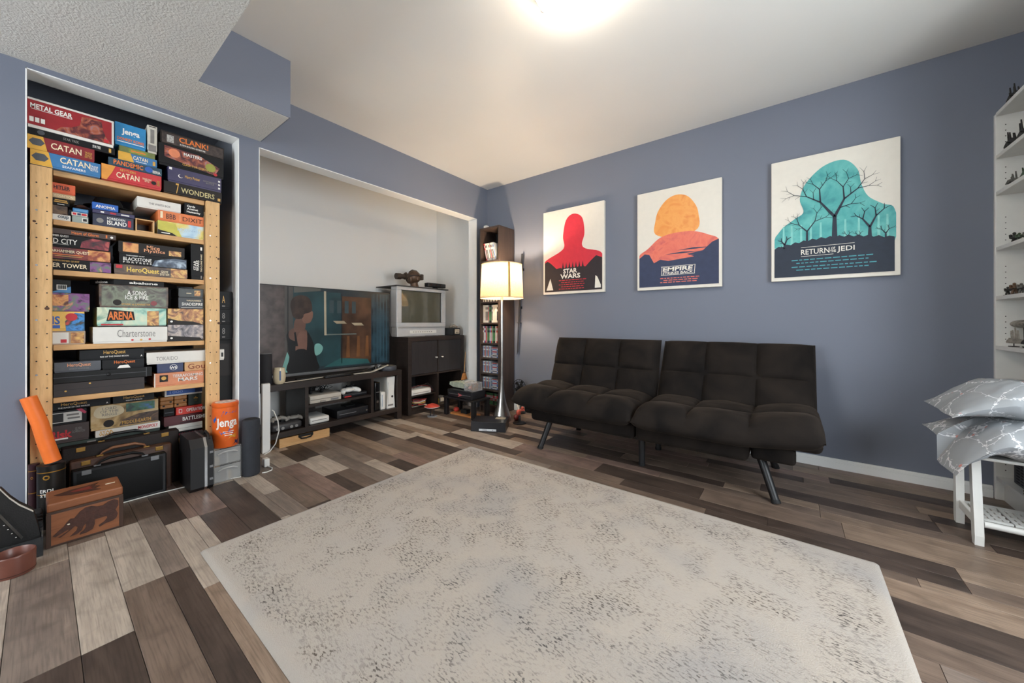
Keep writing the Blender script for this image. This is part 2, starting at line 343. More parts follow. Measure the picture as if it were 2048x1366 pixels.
tag(b.build('area_rug', rug_mat(), smooth=True, origin=((RX0+RX1)/2, (RY0+RY1)/2, 0)), 'large pale beige distressed rug with dark flecks on the plank floor', 'rug')

# ---------------------------------------------------------------- futon sofa
def suede():
    m, nt, bs = nodes('black_suede'); tc = N(nt, 'ShaderNodeTexCoord')
    n = N(nt, 'ShaderNodeTexNoise', Scale=5, Detail=6, Distortion=.7); nt.links.new(tc.outputs['Object'], n.inputs['Vector'])
    f = N(nt, 'ShaderNodeTexNoise', Scale=170, Detail=2); nt.links.new(tc.outputs['Object'], f.inputs['Vector'])
    nt.links.new(ramp(nt, n.outputs[0], [(.3, lin((16, 14, 14))), (.75, lin((40, 34, 30)))]), bs.inputs['Base Color'])
    bs.inputs['Roughness'].default_value = .9; bs.inputs['Sheen Weight'].default_value = .16; bs.inputs['Sheen Roughness'].default_value = .4; bs.inputs['Sheen Tint'].default_value = lin((150, 130, 112)); bs.inputs['Specular IOR Level'].default_value = .15
    bump(nt, bs, f.outputs[0], .25, .002); return m
SU = suede()
def tufted(o, u, v, w, h, cx, cy, t, puff, nu=60, nv=44, lift=None, rnd=.10, seed=0, sag=None):
    """quilted cushion: cells cx x cy between seams, rounded rim, closed underneath"""
    o, u, v = Vector(o), Vector(u).normalized(), Vector(v).normalized(); n = u.cross(v).normalized()
    def surf(a, q, top):
        e = lambda s, r: max(0, 1-abs(2*s-1)**(2/r))**.5
        rim = min(1, e(a, rnd*1.0/w*1.2)*1.0)*min(1, e(q, rnd/h*1.2))
        s1 = abs(math.sin(math.pi*a*cx))**.42; s2 = abs(math.sin(math.pi*q*cy))**.42
        z = t/2*rim+puff*(s1*s2-.55)*rim if top else -t/2*rim
        p = o+u*(a*w)+v*(q*h); wr = mnoise.noise(p*9+Vector((seed, 0, 0)))*.006+mnoise.noise(p*26)*.0022
        z += wr*rim if top else 0
        if lift: z += lift(a, q)
        p = p+n*z
        if sag: p = p+sag(a, q)
        return p
    b = MB()
    b.grid(lambda a, q: surf(a, q, True), nu, nv); b.grid(lambda a, q: surf(a, q, False), nu, nv)
    return b
fut = thing('futon_sofa', 'black suede split-back futon sofa with tufted cushions against the blue wall', 'sofa', (1.96, -.55, 0))
def leanpanel(x0, x1, yt, zt, nm, seed):
    yb, zb = -.40, .335; L = math.hypot(yt-yb, zt-zb); v = Vector((0, yt-yb, zt-zb)).normalized()
    b = tufted((x0, yb, zb), EX, v, x1-x0, L, 3, 2, .14, .036, seed=seed)
    o = b.build(nm, SU, fut, True, weld=.002); return o
leanpanel(1.08, 1.966, -.245, .80, 'backrest_cushion', 1); leanpanel(1.966, 2.858, -.15, .79, 'backrest_cushion', 5)
sg = lambda a, q: Vector((0, 0, -.035*max(0, (.25-q)/.25)**2))
tufted((1.05, -.925, .365), EX, EY, .912, .55, 3, 2, .13, .032, seed=9, sag=sg, lift=lambda a, q: .02*max(0, .33-a)/.33).build('seat_cushion', SU, fut, True, weld=.002)
tufted((1.964, -.925, .365), EX, EY, .90, .55, 3, 2, .13, .032, seed=13, sag=sg, lift=lambda a, q: .045*max(0, a-.62)/.38).build('seat_cushion', SU, fut, True, weld=.002)
MB().box(1.17, 1.957, -.84, -.25, .195, .315, .03, 3).build('seat_base', SU, fut, True)
MB().box(1.962, 2.56, -.84, -.25, .195, .315, .03, 3).build('seat_base', SU, fut, True)
MB().box(2.575, 2.862, -.80, -.28, .285, .352, .03, 3).build('folded_arm', SU, fut, True)
MB().box(2.565, 2.758, -.79, -.32, .205, .283, .02, 3).build('arm_support', SU, fut, True)
MB().box(1.075, 1.165, -.80, -.28, .225, .315, .03, 3).build('folded_arm', SU, fut, True)
for a, c in (((1.263, -.844, 0), (1.315, -.775, .21)), ((1.963, -.70, 0), (1.963, -.70, .21)), ((2.678, -.79, 0), (2.60, -.70, .22)), ((1.27, -.24, 0), (1.315, -.33, .21)), ((1.963, -.33, 0), (1.963, -.33, .21)), ((2.66, -.22, 0), (2.60, -.33, .22))):
    l = MB().cyl(a, c, .019, .022, 14).build('leg', black, fut, True)
    d = (Vector(c)-Vector(a)).normalized(); MB().cyl(a, Vector(a)+d*.018, .0215, n=14).build('foot_cap', dblack, l, True)

# ---------------------------------------------------------------- three canvas prints
CANV = M('canvas_cream', (226, 220, 208), .7, var=.02, bmp=.1, bscale=500)
def flat(parent, name, poly, o, mat, lay, u=EX, v=EZ): return MB().prism(poly, o, u, v, .0006, .0006*lay).build(name, mat, parent)
def smoothpoly(pts, k=6):
    n = len(pts); out = []
    for i in range(n):
        p = [Vector((*pts[(i+j) % n], 0)) for j in (-1, 0, 1, 2)]
        for s in range(k):
            t = s/k; q = .5*((2*p[1])+(p[2]-p[0])*t+(2*p[0]-5*p[1]+4*p[2]-p[3])*t*t+(3*p[1]-p[0]-3*p[2]+p[3])*t**3); out.append((q.x, q.y))
    return out
def canvas(x0, x1, z0, z1, label):
    w, h = x1-x0, z1-z0; root = thing('canvas_print', label, 'picture', ((x0+x1)/2, 0, z0), 'canvas prints on the blue wall')
    MB().box(x0, x1, -.034, -.002, z0, z1, .003, 2).build('stretched_canvas', CANV, root)
    return root, Vector((x0, -.0345, z0)), w, h
def credit_lines(root, o, w, h, ys, mat, x0=.22, x1=.78):
    for k, fy in enumerate(ys):
        b = MB(); x = x0+.04*(k % 2)
        while x < x1-.03*(k % 2):
            l = R.uniform(.02, .06); b.prism([(x*w, fy*h), ((x+l)*w, fy*h), ((x+l)*w, fy*h+.006), (x*w, fy*h+.006)], o, EX, EZ, .0005, .003); x += l+.012
        b.build('credit_line', mat, root)
def inside(pts, w, h): return [(min(max(a, .03*w), .97*w), min(max(q, .03*h), .97*h)) for a, q in pts]
def scale2(pts, w, h): return [(a*w, q*h) for a, q in pts]
pr_red = M('print_red', (208, 44, 62), .6, var=.05); pr_dark = M('print_dark_brown', (38, 28, 34), .6); pr_or = ART('print_orange', [(222, 128, 48), (236, 160, 76), (228, 140, 58)], 9); pr_pink = ART('print_coral', [(214, 92, 76), (226, 112, 88), (200, 84, 80)], 8)
pr_navy = M('print_navy', (44, 54, 84), .6); pr_teal = ART('print_teal', [(62, 150, 150), (104, 186, 180), (78, 166, 164), (48, 126, 134)], 7, .4); pr_deep = M('print_deep_navy', (32, 42, 58), .6); pr_pale = M('print_pale', (232, 226, 214), .6, var=.03); pr_tl2 = M('print_pale_teal', (130, 200, 192), .6)
# plain stand-ins in the colours of the originals
r, o, w, h = canvas(.775, 1.418, 1.207, 2.025, 'smallest-looking red and cream canvas print hanging nearest the floor lamp')
flat(r, 'red_shape', inside(smoothpoly(scale2([(.03, .40), (.30, .50), (.37, .56), (.35, .68), (.40, .86), (.52, .92), (.66, .86), (.70, .68), (.66, .56), (.72, .50), (.95, .44), (.97, .30), (.5, .24), (.03, .28)], w, h)), w, h), o, pr_red, 1)
hill = [(.03, .03), (.97, .03), (.97, .38), (.88, .41), (.80, .36), (.72, .30)]; hill += [(.70-.0135*k, .30+(.07 if k % 4 == 2 else .0)+.01*(k % 2)) for k in range(30)]; hill += [(.24, .30), (.14, .37), (.08, .40), (.03, .38)]
flat(r, 'dark_ground', scale2(hill, w, h), o, pr_dark, 2)
flat(r, 'pale_wedge', scale2([(.06, .05), (.18, .05), (.13, .19)], w, h), o, pr_pale, 3); flat(r, 'pale_wedge', scale2([(.86, .05), (.95, .05), (.95, .08), (.90, .17), (.87, .19)], w, h), o, pr_pale, 3)
lettering(r, 'STAR', o+EX*w*.47+EZ*h*.265-EY*.003, EX, EZ, w*.23, .045, pr_pale, .03); lettering(r, 'WARS', o+EX*w*.47+EZ*h*.205-EY*.003, EX, EZ, w*.33, .045, pr_pale, .03)
credit_lines(r, o, w, h, (.155, .13, .105, .08, .055), pr_red, .28, .70)
r, o, w, h = canvas(1.711, 2.333, 1.20, 2.008, 'orange and navy canvas print in the middle of the row of three')
flat(r, 'orange_shape', inside(smoothpoly(scale2([(.24, .56), (.24, .70), (.28, .80), (.38, .89), (.50, .92), (.62, .89), (.71, .80), (.75, .70), (.74, .56), (.5, .5)], w, h)), w, h), o, pr_or, 1)
flat(r, 'coral_hill', inside(smoothpoly(scale2([(.03, .36), (.14, .42), (.30, .52), (.5, .55), (.70, .54), (.86, .49), (.97, .43), (.97, .25), (.5, .2), (.03, .25)], w, h)), w, h), o, pr_pink, 2)
flat(r, 'navy_ground', scale2([(.03, .03), (.97, .03), (.97, .44), (.90, .42), (.80, .35), (.62, .33), (.70, .30), (.40, .28), (.30, .30), (.22, .27), (.16, .36), (.10, .37), (.03, .33)], w, h), o, pr_navy, 3)
for k, (a, q) in enumerate(((.30, .315), (.36, .345), (.5, .375))): flat(r, 'cloud_streak', scale2([(a, q), (a+.20, q+.012), (a+.40, q), (a+.2, q-.004)], w, h), o, pr_navy if k else pr_pink, 4+k % 2)
fr = MB()
for q in ((.30, .70, .222, .226), (.30, .70, .138, .142)): fr.prism(scale2([(q[0]+.01, q[2]), (q[1]+.01, q[2]), (q[1]+.01, q[3]), (q[0]+.01, q[3])], w, h), o, EX, EZ, .0006, .003)
fr.prism(scale2([(.31, .138), (.316, .138), (.326, .226), (.32, .226)], w, h), o, EX, EZ, .0006, .003); fr.prism(scale2([(.70, .138), (.706, .138), (.716, .226), (.71, .226)], w, h), o, EX, EZ, .0006, .003)
fr.build('title_frame', pr_pale, r)
lettering(r, 'EMPIRE', o+EX*w*.51+EZ*h*.197-EY*.0036, EX, EZ, w*.35, .032, pr_pale, .03, .15); lettering(r, 'STRIKES BACK', o+EX*w*.51+EZ*h*.158-EY*.0036, EX, EZ, w*.36, .020, pr_pale, .02, .15)
credit_lines(r, o, w, h, (.105, .085, .065), pr_pink, .3, .74)
r, o, w, h = canvas(2.63, 3.246, 1.213, 2.026, 'largest-looking teal forest canvas print hanging nearest the white shelving')
flat(r, 'teal_shape', inside(smoothpoly(scale2([(.03, .28), (.08, .42), (.2, .5), (.28, .55), (.25, .66), (.30, .78), (.44, .89), (.60, .91), (.70, .82), (.73, .70), (.78, .60), (.88, .53), (.96, .48), (.96, .25), (.5, .2)], w, h)), w, h), o, pr_teal, 1)
for x in (.1, .17, .25, .33, .41, .6, .7, .84, .9): flat(r, 'pale_trunk', scale2([(x, .25), (x+.022, .25), (x+.018, .45), (x+.004, .45)], w, h), o, pr_tl2, 2)
gr = [(.03, .03), (.96, .03), (.96, .28)]+[(.96-.93*k/26, .27+.05*math.sin(math.pi*k/26)+.014*(k % 2)) for k in range(1, 27)]
flat(r, 'dark_ground', scale2(gr, w, h), o, pr_deep, 4)
def bare_tree(x, y, hh, tw, seed, depth=4):
    rr = random.Random(seed); b = MB()
    def br(px, py, ang, l, t, d):
        qx, qy = px+l*math.cos(ang), py+l*math.sin(ang); nx, ny = -math.sin(ang), math.cos(ang)
        b.prism([(px-nx*t, py-ny*t), (qx-nx*t*.6, qy-ny*t*.6), (qx+nx*t*.6, qy+ny*t*.6), (px+nx*t, py+ny*t)][::-1], o, EX, EZ, .0006, .0036)
        if d > 0:
            for s in (-1, 1): br(qx, qy, ang+s*rr.uniform(.3, .75), l*rr.uniform(.6, .78), t*.55, d-1)
            if rr.random() < .5: br((px+qx)/2, (py+qy)/2, ang+rr.choice((-1, 1))*.9, l*.5, t*.4, max(0, d-2))
    br(x*w, y*h, math.pi/2, hh*h, tw, depth); return b.build('bare_tree', pr_deep, r)
bare_tree(.53, .28, .20, .014, 3, 5); bare_tree(.31, .27, .12, .007, 5, 4); bare_tree(.79, .26, .11, .010, 8, 3); bare_tree(.90, .26, .05, .005, 11, 3); bare_tree(.12, .24, .06, .009, 14, 2); bare_tree(.63, .29, .03, .003, 16, 3); bare_tree(.71, .28, .03, .003, 18, 3)
cc = o-EY*.0036
lettering(r, 'RETURN', cc+EX*w*.375+EZ*h*.225, EX, EZ, w*.23, .034, pr_pale, .01); lettering(r, 'OF\nTHE', cc+EX*w*.518+EZ*h*.226, EX, EZ, w*.045, .034, pr_pale, .02); lettering(r, 'JEDI', cc+EX*w*.615+EZ*h*.222, EX, EZ, w*.13, .040, pr_pale, .01)
MB().prism(scale2([(.26, .262), (.68, .262), (.68, .265), (.26, .265)], w, h), o, EX, EZ, .0006, .003).prism(scale2([(.26, .19), (.52, .19), (.52, .193), (.26, .193)], w, h), o, EX, EZ, .0006, .003).build('title_rule', pr_pale, r)
credit_lines(r, o, w, h, (.16, .135, .105, .08), tealink, .18, .82)

# ---------------------------------------------------------------- white bookcase with miniatures
wl = M('white_laminate', (226, 225, 221), .4, var=.02)
bc = thing('white_bookcase', 'tall white open bookcase with miniatures at the right wall', 'bookcase', (3.73, -.42, 0))
X0, X1 = 3.594, 3.874
for ya, yb in ((-.022, -.002), (-.82, -.80)): MB().box(X0, X1, ya, yb, 0, 2.035, .0015, 1).build('side_panel', wl, bc)
MB().box(X1-.006, X1, -.80, -.022, .06, 2.02).build('back_panel', wl, bc)
SZ = [2.022, 1.796, 1.603, 1.311, 1.053, .792, .105]
for z in SZ: MB().box(X0+.002, X1-.006, -.80, -.022, z, z+.020, .001, 1).build('shelf', wl, bc)
MB().box(X0+.03, X0+.045, -.80, -.022, 0, .105).build('plinth', wl, bc)
pegs = [z+dz for z0, z1 in zip(SZ[1:], SZ[:-1]) for z in [z0] for dz in (.055, .085, .115, .145, .175) if z0+dz < z1-.02]
b = MB()
for z in pegs: b.cyl((X0+.034, -.0225, z), (X0+.034, -.0215, z), .0024, n=8)
pg = b.build('peg_hole', dblack, bc); pg['kind'] = 'stuff'
mini_g = M('miniature_grey', (96, 94, 90), .6, var=.4, scale=60); mini_d = M('miniature_dark', (44, 42, 40), .6, var=.4, scale=60); mini_l = M('miniature_pale', (150, 144, 134), .6, var=.35, scale=60); mini_gr = M('miniature_green', (70, 86, 66), .6, var=.3, scale=60); mini_br = M('miniature_brown', (98, 72, 52), .6, var=.3, scale=60)
def figure(x, y, z, s, mat, seed, label, kind='soldier'):
    rr = random.Random(seed); t = thing('miniature_figure', label, 'miniature', (x, y, z), 'painted miniatures on the white bookcase')
    MB().lathe((x, y, z), [(.016*s, 0), (.016*s, .003), (.014*s, .004)], 12).build('base', mini_d, t)
    b = MB()
    b.tube([(x-.006*s, y, z+.004), (x-.004*s, y, z+.014*s), (x, y, z+.024*s)], [.004*s, .004*s, .005*s], 6); b.tube([(x+.006*s, y, z+.004), (x+.005*s, y+.003*s, z+.014*s), (x, y, z+.024*s)], [.004*s, .004*s, .005*s], 6)
    b.tube([(x, y, z+.020*s), (x, y, z+.030*s), (x, y, z+.038*s)], [.006*s, .009*s, .005*s], 8); b.ell((x, y, z+.043*s), .005*s, .005*s, .006*s, 8, 6)
    b.ell((x-.009*s, y, z+.036*s), .005*s, .005*s, .005*s, 8, 5); b.ell((x+.009*s, y, z+.036*s), .005*s, .005*s, .005*s, 8, 5)
    b.tube([(x-.010*s, y, z+.034*s), (x-.012*s, y-.006*s, z+.026*s), (x-.008*s, y-.014*s, z+.026*s)], .0028*s, 6); b.tube([(x+.010*s, y, z+.034*s), (x+.012*s, y-.006*s, z+.026*s), (x+.006*s, y-.014*s, z+.026*s)], .0028*s, 6)
    b.build('body', mat, t, True)
    MB().tube([(x-.014*s, y-.015*s, z+.022*s), (x+.016*s, y-.016*s, z+.032*s)], .0018*s, 6).build('weapon', mini_d, t)
def ship(x, y, z, l, mat, seed, label):
    rr = random.Random(seed); t = thing('miniature_ship', label, 'miniature', (x, y, z), 'painted miniatures on the white bookcase')
    MB().box(x-.012, x+.012, y-.02, y+.02, z, z+.004).cyl((x, y, z), (x, y, z+.02), .002, n=6).build('stand', mini_d, t)
    hgt = z+.018
    MB().prism([(-.45*l, 0), (-.5*l, .16*l), (.1*l, .22*l), (.36*l, .07*l), (.36*l, 0)], (x, y, hgt), EY, EZ, .024, -.012).build('hull', mat, t)
    MB().tube([(x, y+.2*l, hgt+.06*l), (x, y+.62*l, hgt+.10*l)], [.004, .0012], 6).build('prow_spike', mat, t)
    for k in range(6):
        a = (-.42+.12*k)*l; MB().prism([(0, 0), (.10*l, 0), (.16*l, rr.uniform(.25, .62)*l)], (x, y+a, hgt+.12*l), EY, EZ, .005, rr.uniform(-.008, .006)).build('fin', mat, t)
    for sd in (-1, 1): MB().prism([(-.3*l, 0), (-.05*l, 0), (-.38*l, sd*.22*l)], (x, y, hgt+.05*l), EY, EX, .004, 0).build('wing', mat, t)
ship(3.625, -.115, 2.042, .11, mini_d, 1, 'dark spiky miniature ship on top of the white bookcase'); ship(3.66, -.245, 2.042, .15, mini_gr, 2, 'green winged miniature ship on top of the white bookcase')
ship(3.622, -.10, 1.816, .11, mini_d, 3, 'small dark spiky ship at the wall end of the highest inner shelf'); ship(3.63, -.215, 1.816, .14, mini_d, 4, 'black spiky ship second from the wall on the highest inner shelf'); ship(3.70, -.36, 1.816, .19, mini_g, 5, 'grey spiky ship farthest from the wall on the highest inner shelf')
ship(3.622, -.11, 1.623, .075, mini_g, 6, 'little grey ship lying on the second inner shelf near the peg holes'); ship(3.64, -.215, 1.623, .13, mini_gr, 7, 'green grey ship on the second inner shelf at the picture edge')
figure(3.64, -.075, 1.331, 1.3, mini_d, 8, 'dark miniature soldier nearest the wall on the third inner shelf')
for k in range(5): figure(3.64+.012*(k % 3), -.125-.042*k, 1.331, 1.05+.1*(k % 2), mini_g if k % 2 else mini_gr, 20+k, '%s grey green miniature soldier from the wall on the third inner shelf' % 'first second third fourth fifth'.split()[k])
for k in range(9): figure(3.625+.02*(k % 2), -.055-.035*k, 1.073, .95+.15*((k*7) % 3), [mini_d, mini_g, mini_br][k % 3], 40+k, '%s small painted miniature from the wall on the fourth inner shelf' % 'first second third fourth fifth sixth seventh eighth ninth'.split()[k])
def longship(x, y, z, l, label):
    t = thing('miniature_vessel', label, 'miniature', (x, y, z), 'painted miniatures on the white bookcase')
    MB().box(x-.015, x+.015, y-.03, y+.03, z, z+.004).cyl((x, y, z), (x, y, z+.10), .003, n=6).build('stand', mini_d, t)
    MB(Matrix.Translation((x, y, z+.115))).ell((0, .30*l, 0), .030, .085, .020, 14, 8).build('nose', mini_l, t, True)
    MB().tube([(x, y+.24*l, z+.115), (x, y, z+.122), (x, y-.5*l, z+.125)], [.016, .022, .028], 10).build('hull', mini_g, t, True)
    MB().box(x-.03, x-.02, y-.3*l, y+.1*l, z+.118, z+.126).box(x+.02, x+.03, y-.3*l, y+.1*l, z+.118, z+.126).box(x-.006, x+.006, y-.4*l, y-.1*l, z+.14, z+.15).build('side_pod', mini_l, t)
longship(3.66, -.165, .812, .26, 'long pale grey miniature spacecraft raised on a stand above the fifth inner shelf')
ship(3.625, -.12, .812, .12, mini_l, 61, 'pale grey wreck-like miniature at the wall end of the fifth inner shelf'); ship(3.63, -.25, .812, .11, mini_d, 62, 'black gun-like miniature on the fifth inner shelf at the picture edge')
# bottom: ventilated storage box with plants-like clutter
t = thing('ventilated_box', 'dark grey slotted plastic storage box in the bottom of the white bookcase', 'storage box', (3.73, -.25, .125))
gb = M('charcoal_plastic', (62, 64, 68), .55)
MB().box(3.63, 3.86, -.48, -.10, .125, .29, .006, 2).build('body', gb, t)
b = MB()
for j in range(10):
    for k in range(8): b.box(3.6288, 3.6302, -.47+.044*k, -.47+.044*k+.03, .14+.014*j, .145+.014*j)
v = b.build('slot', dblack, t); v['kind'] = 'stuff'
MB().cyl((3.66, -.17, .29), (3.65, -.16, .37), .01, n=8).cyl((3.66, -.2, .29), (3.67, -.22, .35), .008, n=8).build('handle', dblack, t)
t = thing('model_tree', 'tiny olive model tree on the base shelf of the white bookcase', 'miniature', (3.615, -.33, .125))
b = MB()
for k in range(9): b.ell((3.607+R.uniform(-.006, .006), -.33+R.uniform(-.02, .02), .137+R.uniform(-.004, .014)), .009, .010, .008, 7, 5)
b.build('foliage', M('olive_foliage', (92, 88, 48), .8, var=.4, scale=80), t); MB().lathe((3.608, -.33, .125), [(.012, 0), (.011, .006)], 10).build('base', mini_br, t)

# ---------------------------------------------------------------- stool with two pillows
st = thing('white_stool', 'white plastic folding stool with a slotted lower shelf under the pillows', 'stool', (3.46, -.58, 0))
def slant_leg(x, y, yt, nm='leg'):
    b = MB(); w2, t2 = .018, .013
    b.prism([(-w2*.9, 0), (w2*.5, 0), (w2, .03), (w2*.85+(yt-y), .355), (-w2*.85+(yt-y), .355), (-w2, .04)], (x, y, 0), EY, EZ, 2*t2, -t2)
    return b.build(nm, white, st)
for x in (3.362, 3.566):
    slant_leg(x, -.475, -.465); slant_leg(x, -.690, -.655)
    MB().box(x-.008, x+.008, -.665, -.50, .075, .112, .004, 2).build('side_rail', white, st)
for y in (-.70, -.475): MB().cyl((3.378, y+.012, .088), (3.550, y+.012, .088), .013, n=12).build('cross_bar', white, st, True)
for k in range(2):
    xa = 3.385+.082*k; b = MB().box(xa, xa+.078, -.665, -.651, .095, .103).box(xa, xa+.078, -.503, -.489, .095, .103)
    for j in range(4): b.box(xa+.0195*j, xa+.0195*j+.013, -.651, -.503, .096, .102)
    for j in range(4): b.box(xa, xa+.078, -.625+.038*j, -.615+.038*j, .0965, .1015)
    b.build('slotted_shelf', white, st)
MB().box(3.345, 3.583, -.69, -.45, .355, .368, .006, 2).build('seat', white, st)
def floral():
    m, nt, bs = nodes('floral_cotton'); tc = N(nt, 'ShaderNodeTexCoord')
    d = N(nt, 'ShaderNodeTexNoise', Scale=7, Detail=2); nt.links.new(tc.outputs['Object'], d.inputs['Vector'])
    av = N(nt, 'ShaderNodeVectorMath', operation='MULTIPLY_ADD'); nt.links.new(d.outputs[1], av.inputs[0]); av.inputs[1].default_value = (.14, .14, .14); nt.links.new(tc.outputs['Object'], av.inputs[2])
    v1 = N(nt, 'ShaderNodeTexVoronoi', feature='DISTANCE_TO_EDGE', Scale=9.5); nt.links.new(av.outputs[0], v1.inputs['Vector'])
    v2 = N(nt, 'ShaderNodeTexVoronoi', Scale=62, Randomness=.9); nt.links.new(av.outputs[0], v2.inputs['Vector'])
    v3 = N(nt, 'ShaderNodeTexVoronoi', Scale=20); nt.links.new(tc.outputs['Object'], v3.inputs['Vector'])
    vine = ramp(nt, v1.outputs[0], [(.006, (1, 1, 1, 1)), (.012, (0, 0, 0, 1))])
    near = ramp(nt, v1.outputs[0], [(.05, (1, 1, 1, 1)), (.075, (0, 0, 0, 1))]); leaf = ramp(nt, v2.outputs[0], [(.33, (1, 1, 1, 1)), (.40, (0, 0, 0, 1))])
    cor = ramp(nt, v3.outputs[0], [(.12, (1, 1, 1, 1)), (.2, (0, 0, 0, 1))])
    def mul(a, b2):
        n = N(nt, 'ShaderNodeMath', operation='MULTIPLY'); nt.links.new(a, n.inputs[0]); nt.links.new(b2, n.inputs[1]); return n.outputs[0]
    c = mix(nt, mul(near, leaf), lin((160, 164, 168)), lin((226, 228, 230))); c = mix(nt, vine, c, lin((228, 230, 232))); c = mix(nt, mul(cor, near), c, lin((206, 138, 130)))
    nt.links.new(c, bs.inputs['Base Color']); bs.inputs['Roughness'].default_value = .85; bs.inputs['Specular IOR Level'].default_value = .2
    f = N(nt, 'ShaderNodeTexNoise', Scale=400); nt.links.new(tc.outputs['Object'], f.inputs['Vector']); bump(nt, bs, f.outputs[0], .1, .001); return m
FL = floral()
def pillow(name, x0, x1, yc, zc, Wd, t, droop, label, seed):
    # one end is pushed against the bookcase, so it is fullest there and tapers towards the free end
    b = MB()
    def f(a, q, sd):
        v = 2*q-1; ku = min(1, a/.62)**.62 if a < .62 else max(0, 1-((a-.62)/.38)**5)**.5
        k = ku*max(0, 1-abs(v)**2.6)**.5; wn = .80+.20*min(1, a*2)+.12*max(0, .12-a)/.12
        p = Vector((x0+(x1-x0)*a, yc+v*Wd/2*wn*(1-.04*(1-abs(v))), zc+sd*t/2*k))
        p.z += (.012*mnoise.noise(Vector((p.x*9+seed, p.y*9, sd)))+.007*mnoise.noise(Vector((p.x*24+seed, p.y*24, sd*2))))*(.3+.7*k)+droop(a, v)
        p.x += .012*mnoise.noise(Vector((seed, p.y*7, 0)))*(a < .3); return p
    b.grid(lambda a, q: f(a, q, 1), 40, 40); b.grid(lambda a, q: f(a, q, -1), 40, 40)
    return tag(b.build(name, FL, None, True, weld=.0015), label, 'pillow', 'floral pillows on the stool')
pillow('bed_pillow', 3.272, 3.589, -.57, .452, .50, .165, lambda a, v: -.15*(max(0, .45-a)/.45)**1.4*(1 if v < 0 else .25), 'lower grey floral pillow with a drooping corner on the white stool', 3)
pillow('bed_pillow', 3.282, 3.590, -.54, .606, .46, .165, lambda a, v: -.075*(max(0, .5-a)/.5)**1.2, 'upper grey floral pillow lying on the lower one', 11)

# ---------------------------------------------------------------- ceiling light
t = thing('ceiling_light', 'lit white glass flush-mount ceiling light at the top of the picture', 'ceiling light', (1.985, -1.70, H))
MB().lathe((1.985, -1.70, H-.03), [(.175, .03), (.178, .0), (.17, -.004)], 40).build('pan', TRIM, t, True)
MB().lathe((1.985, -1.70, H-.034), [(.165, 0), (.16, -.03), (.135, -.06), (.09, -.078), (.03, -.086), (.001, -.087)], 40, False).build('glass_bowl', EMIT('lit_opal_glass', (255, 242, 224), 18), t, True)
for a in (.9, 3.0, 5.1): MB().tube([(1.985+.176*math.cos(a), -1.70+.176*math.sin(a), H-.028), (1.985+.172*math.cos(a), -1.70+.172*math.sin(a), H-.055), (1.985+.155*math.cos(a), -1.70+.155*math.sin(a), H-.072)], .004, 6).build('clip', silver, t, True)

# ---------------------------------------------------------------- narrow dark bookcase with game cases
BX0, BX1, BY0, BY1 = .125, .395, -.265, -.018
BSW = WOOD('brown_black_veneer', (58, 46, 41), (72, 58, 51), 'Z', rough=.45)
nb = thing('narrow_bookcase', 'tall narrow brown-black bookcase in the corner behind the floor lamp', 'bookcase', ((BX0+BX1)/2, (BY0+BY1)/2, 0))
MB().box(BX0, BX0+.018, BY0, BY1, 0, 1.905, .001, 1).build('side_panel', BSW, nb); MB().box(BX1-.018, BX1, BY0, BY1, 0, 1.905, .001, 1).build('side_panel', BSW, nb)
MB().box(BX0, BX1, BY0, BY1, 1.905, 1.923, .001, 1).build('top_panel', BSW, nb); MB().box(BX0+.018, BX1-.018, BY1-.006, BY1, 0, 1.905).build('back_panel', dblack, nb)
NS = [1.560, 1.350, 1.132, .915, .704, .550, .390, .222, .06]
for z in NS: MB().box(BX0+.018, BX1-.018, BY0+.003, BY1-.006, z, z+.016).build('shelf', BSW, nb)
MB().box(BX0+.018, BX1-.018, BY0+.03, BY0+.045, 0, .06).build('plinth', BSW, nb)
casemats = [M('case_white', (214, 210, 202), .4), M('case_grey', (150, 150, 150), .4), M('case_blue', (70, 110, 170), .4), M('case_black', (34, 34, 38), .4), M('case_red', (180, 40, 46), .4), M('case_cream', (222, 214, 196), .45), M('case_green', (80, 140, 90), .4), M('case_silver', (186, 190, 196), .35)]
unit = {}
def game_case(x0, x1, z0, z1, y0, mi, label, group, tilt=0):
    key = (round(x1-x0, 4), round(z1-z0, 4), mi)
    if key not in unit:
        w, hh = x1-x0, z1-z0; b = MB().box(0, w, 0, .15, 0, hh, .0012, 1); me = b.build('tmp', casemats[mi], None, origin=(0, 0, 0)); unit[key] = me.data; bpy.data.objects.remove(me)
        b = MB()
        if hh > w: b.box(w*.2, w*.8, -.0004, 0, hh*.12, hh*.62).box(w*.2, w*.8, -.0004, 0, hh*.74, hh*.88)
        else: b.box(w*.12, w*.62, -.0004, 0, hh*.2, hh*.8).box(w*.74, w*.88, -.0004, 0, hh*.2, hh*.8)
        me = b.build('tmp', casemats[(mi+3) % 8], None, origin=(0, 0, 0)); unit[key+('s',)] = me.data; bpy.data.objects.remove(me)
    o = bpy.data.objects.new('game_case', unit[key]); COL.objects.link(o); o.location = (x0, y0, z0); o.rotation_euler = (0, tilt, 0); tag(o, label, 'game case', group)
    c = bpy.data.objects.new('spine_print', unit[key+('s',)]); COL.objects.link(c); c.parent = o
ix0, ix1 = BX0+.0185, BX1-.0185
ORD = 'first second third fourth fifth sixth seventh eighth ninth tenth eleventh twelfth thirteenth fourteenth fifteenth sixteenth seventeenth eighteenth nineteenth twentieth'.split()
def vrow(zs, hh, w, x0, x1, mis, lab, y0=-.235):
    x = x0; k = 0
    while x+w <= x1+.0005: game_case(x, x+w-.0006, zs, zs+hh, y0, mis[(k*5+k//3) % len(mis)], lab % ORD[k] if '%s' in lab else lab, lab.replace('%s ', '')); x += w; k += 1
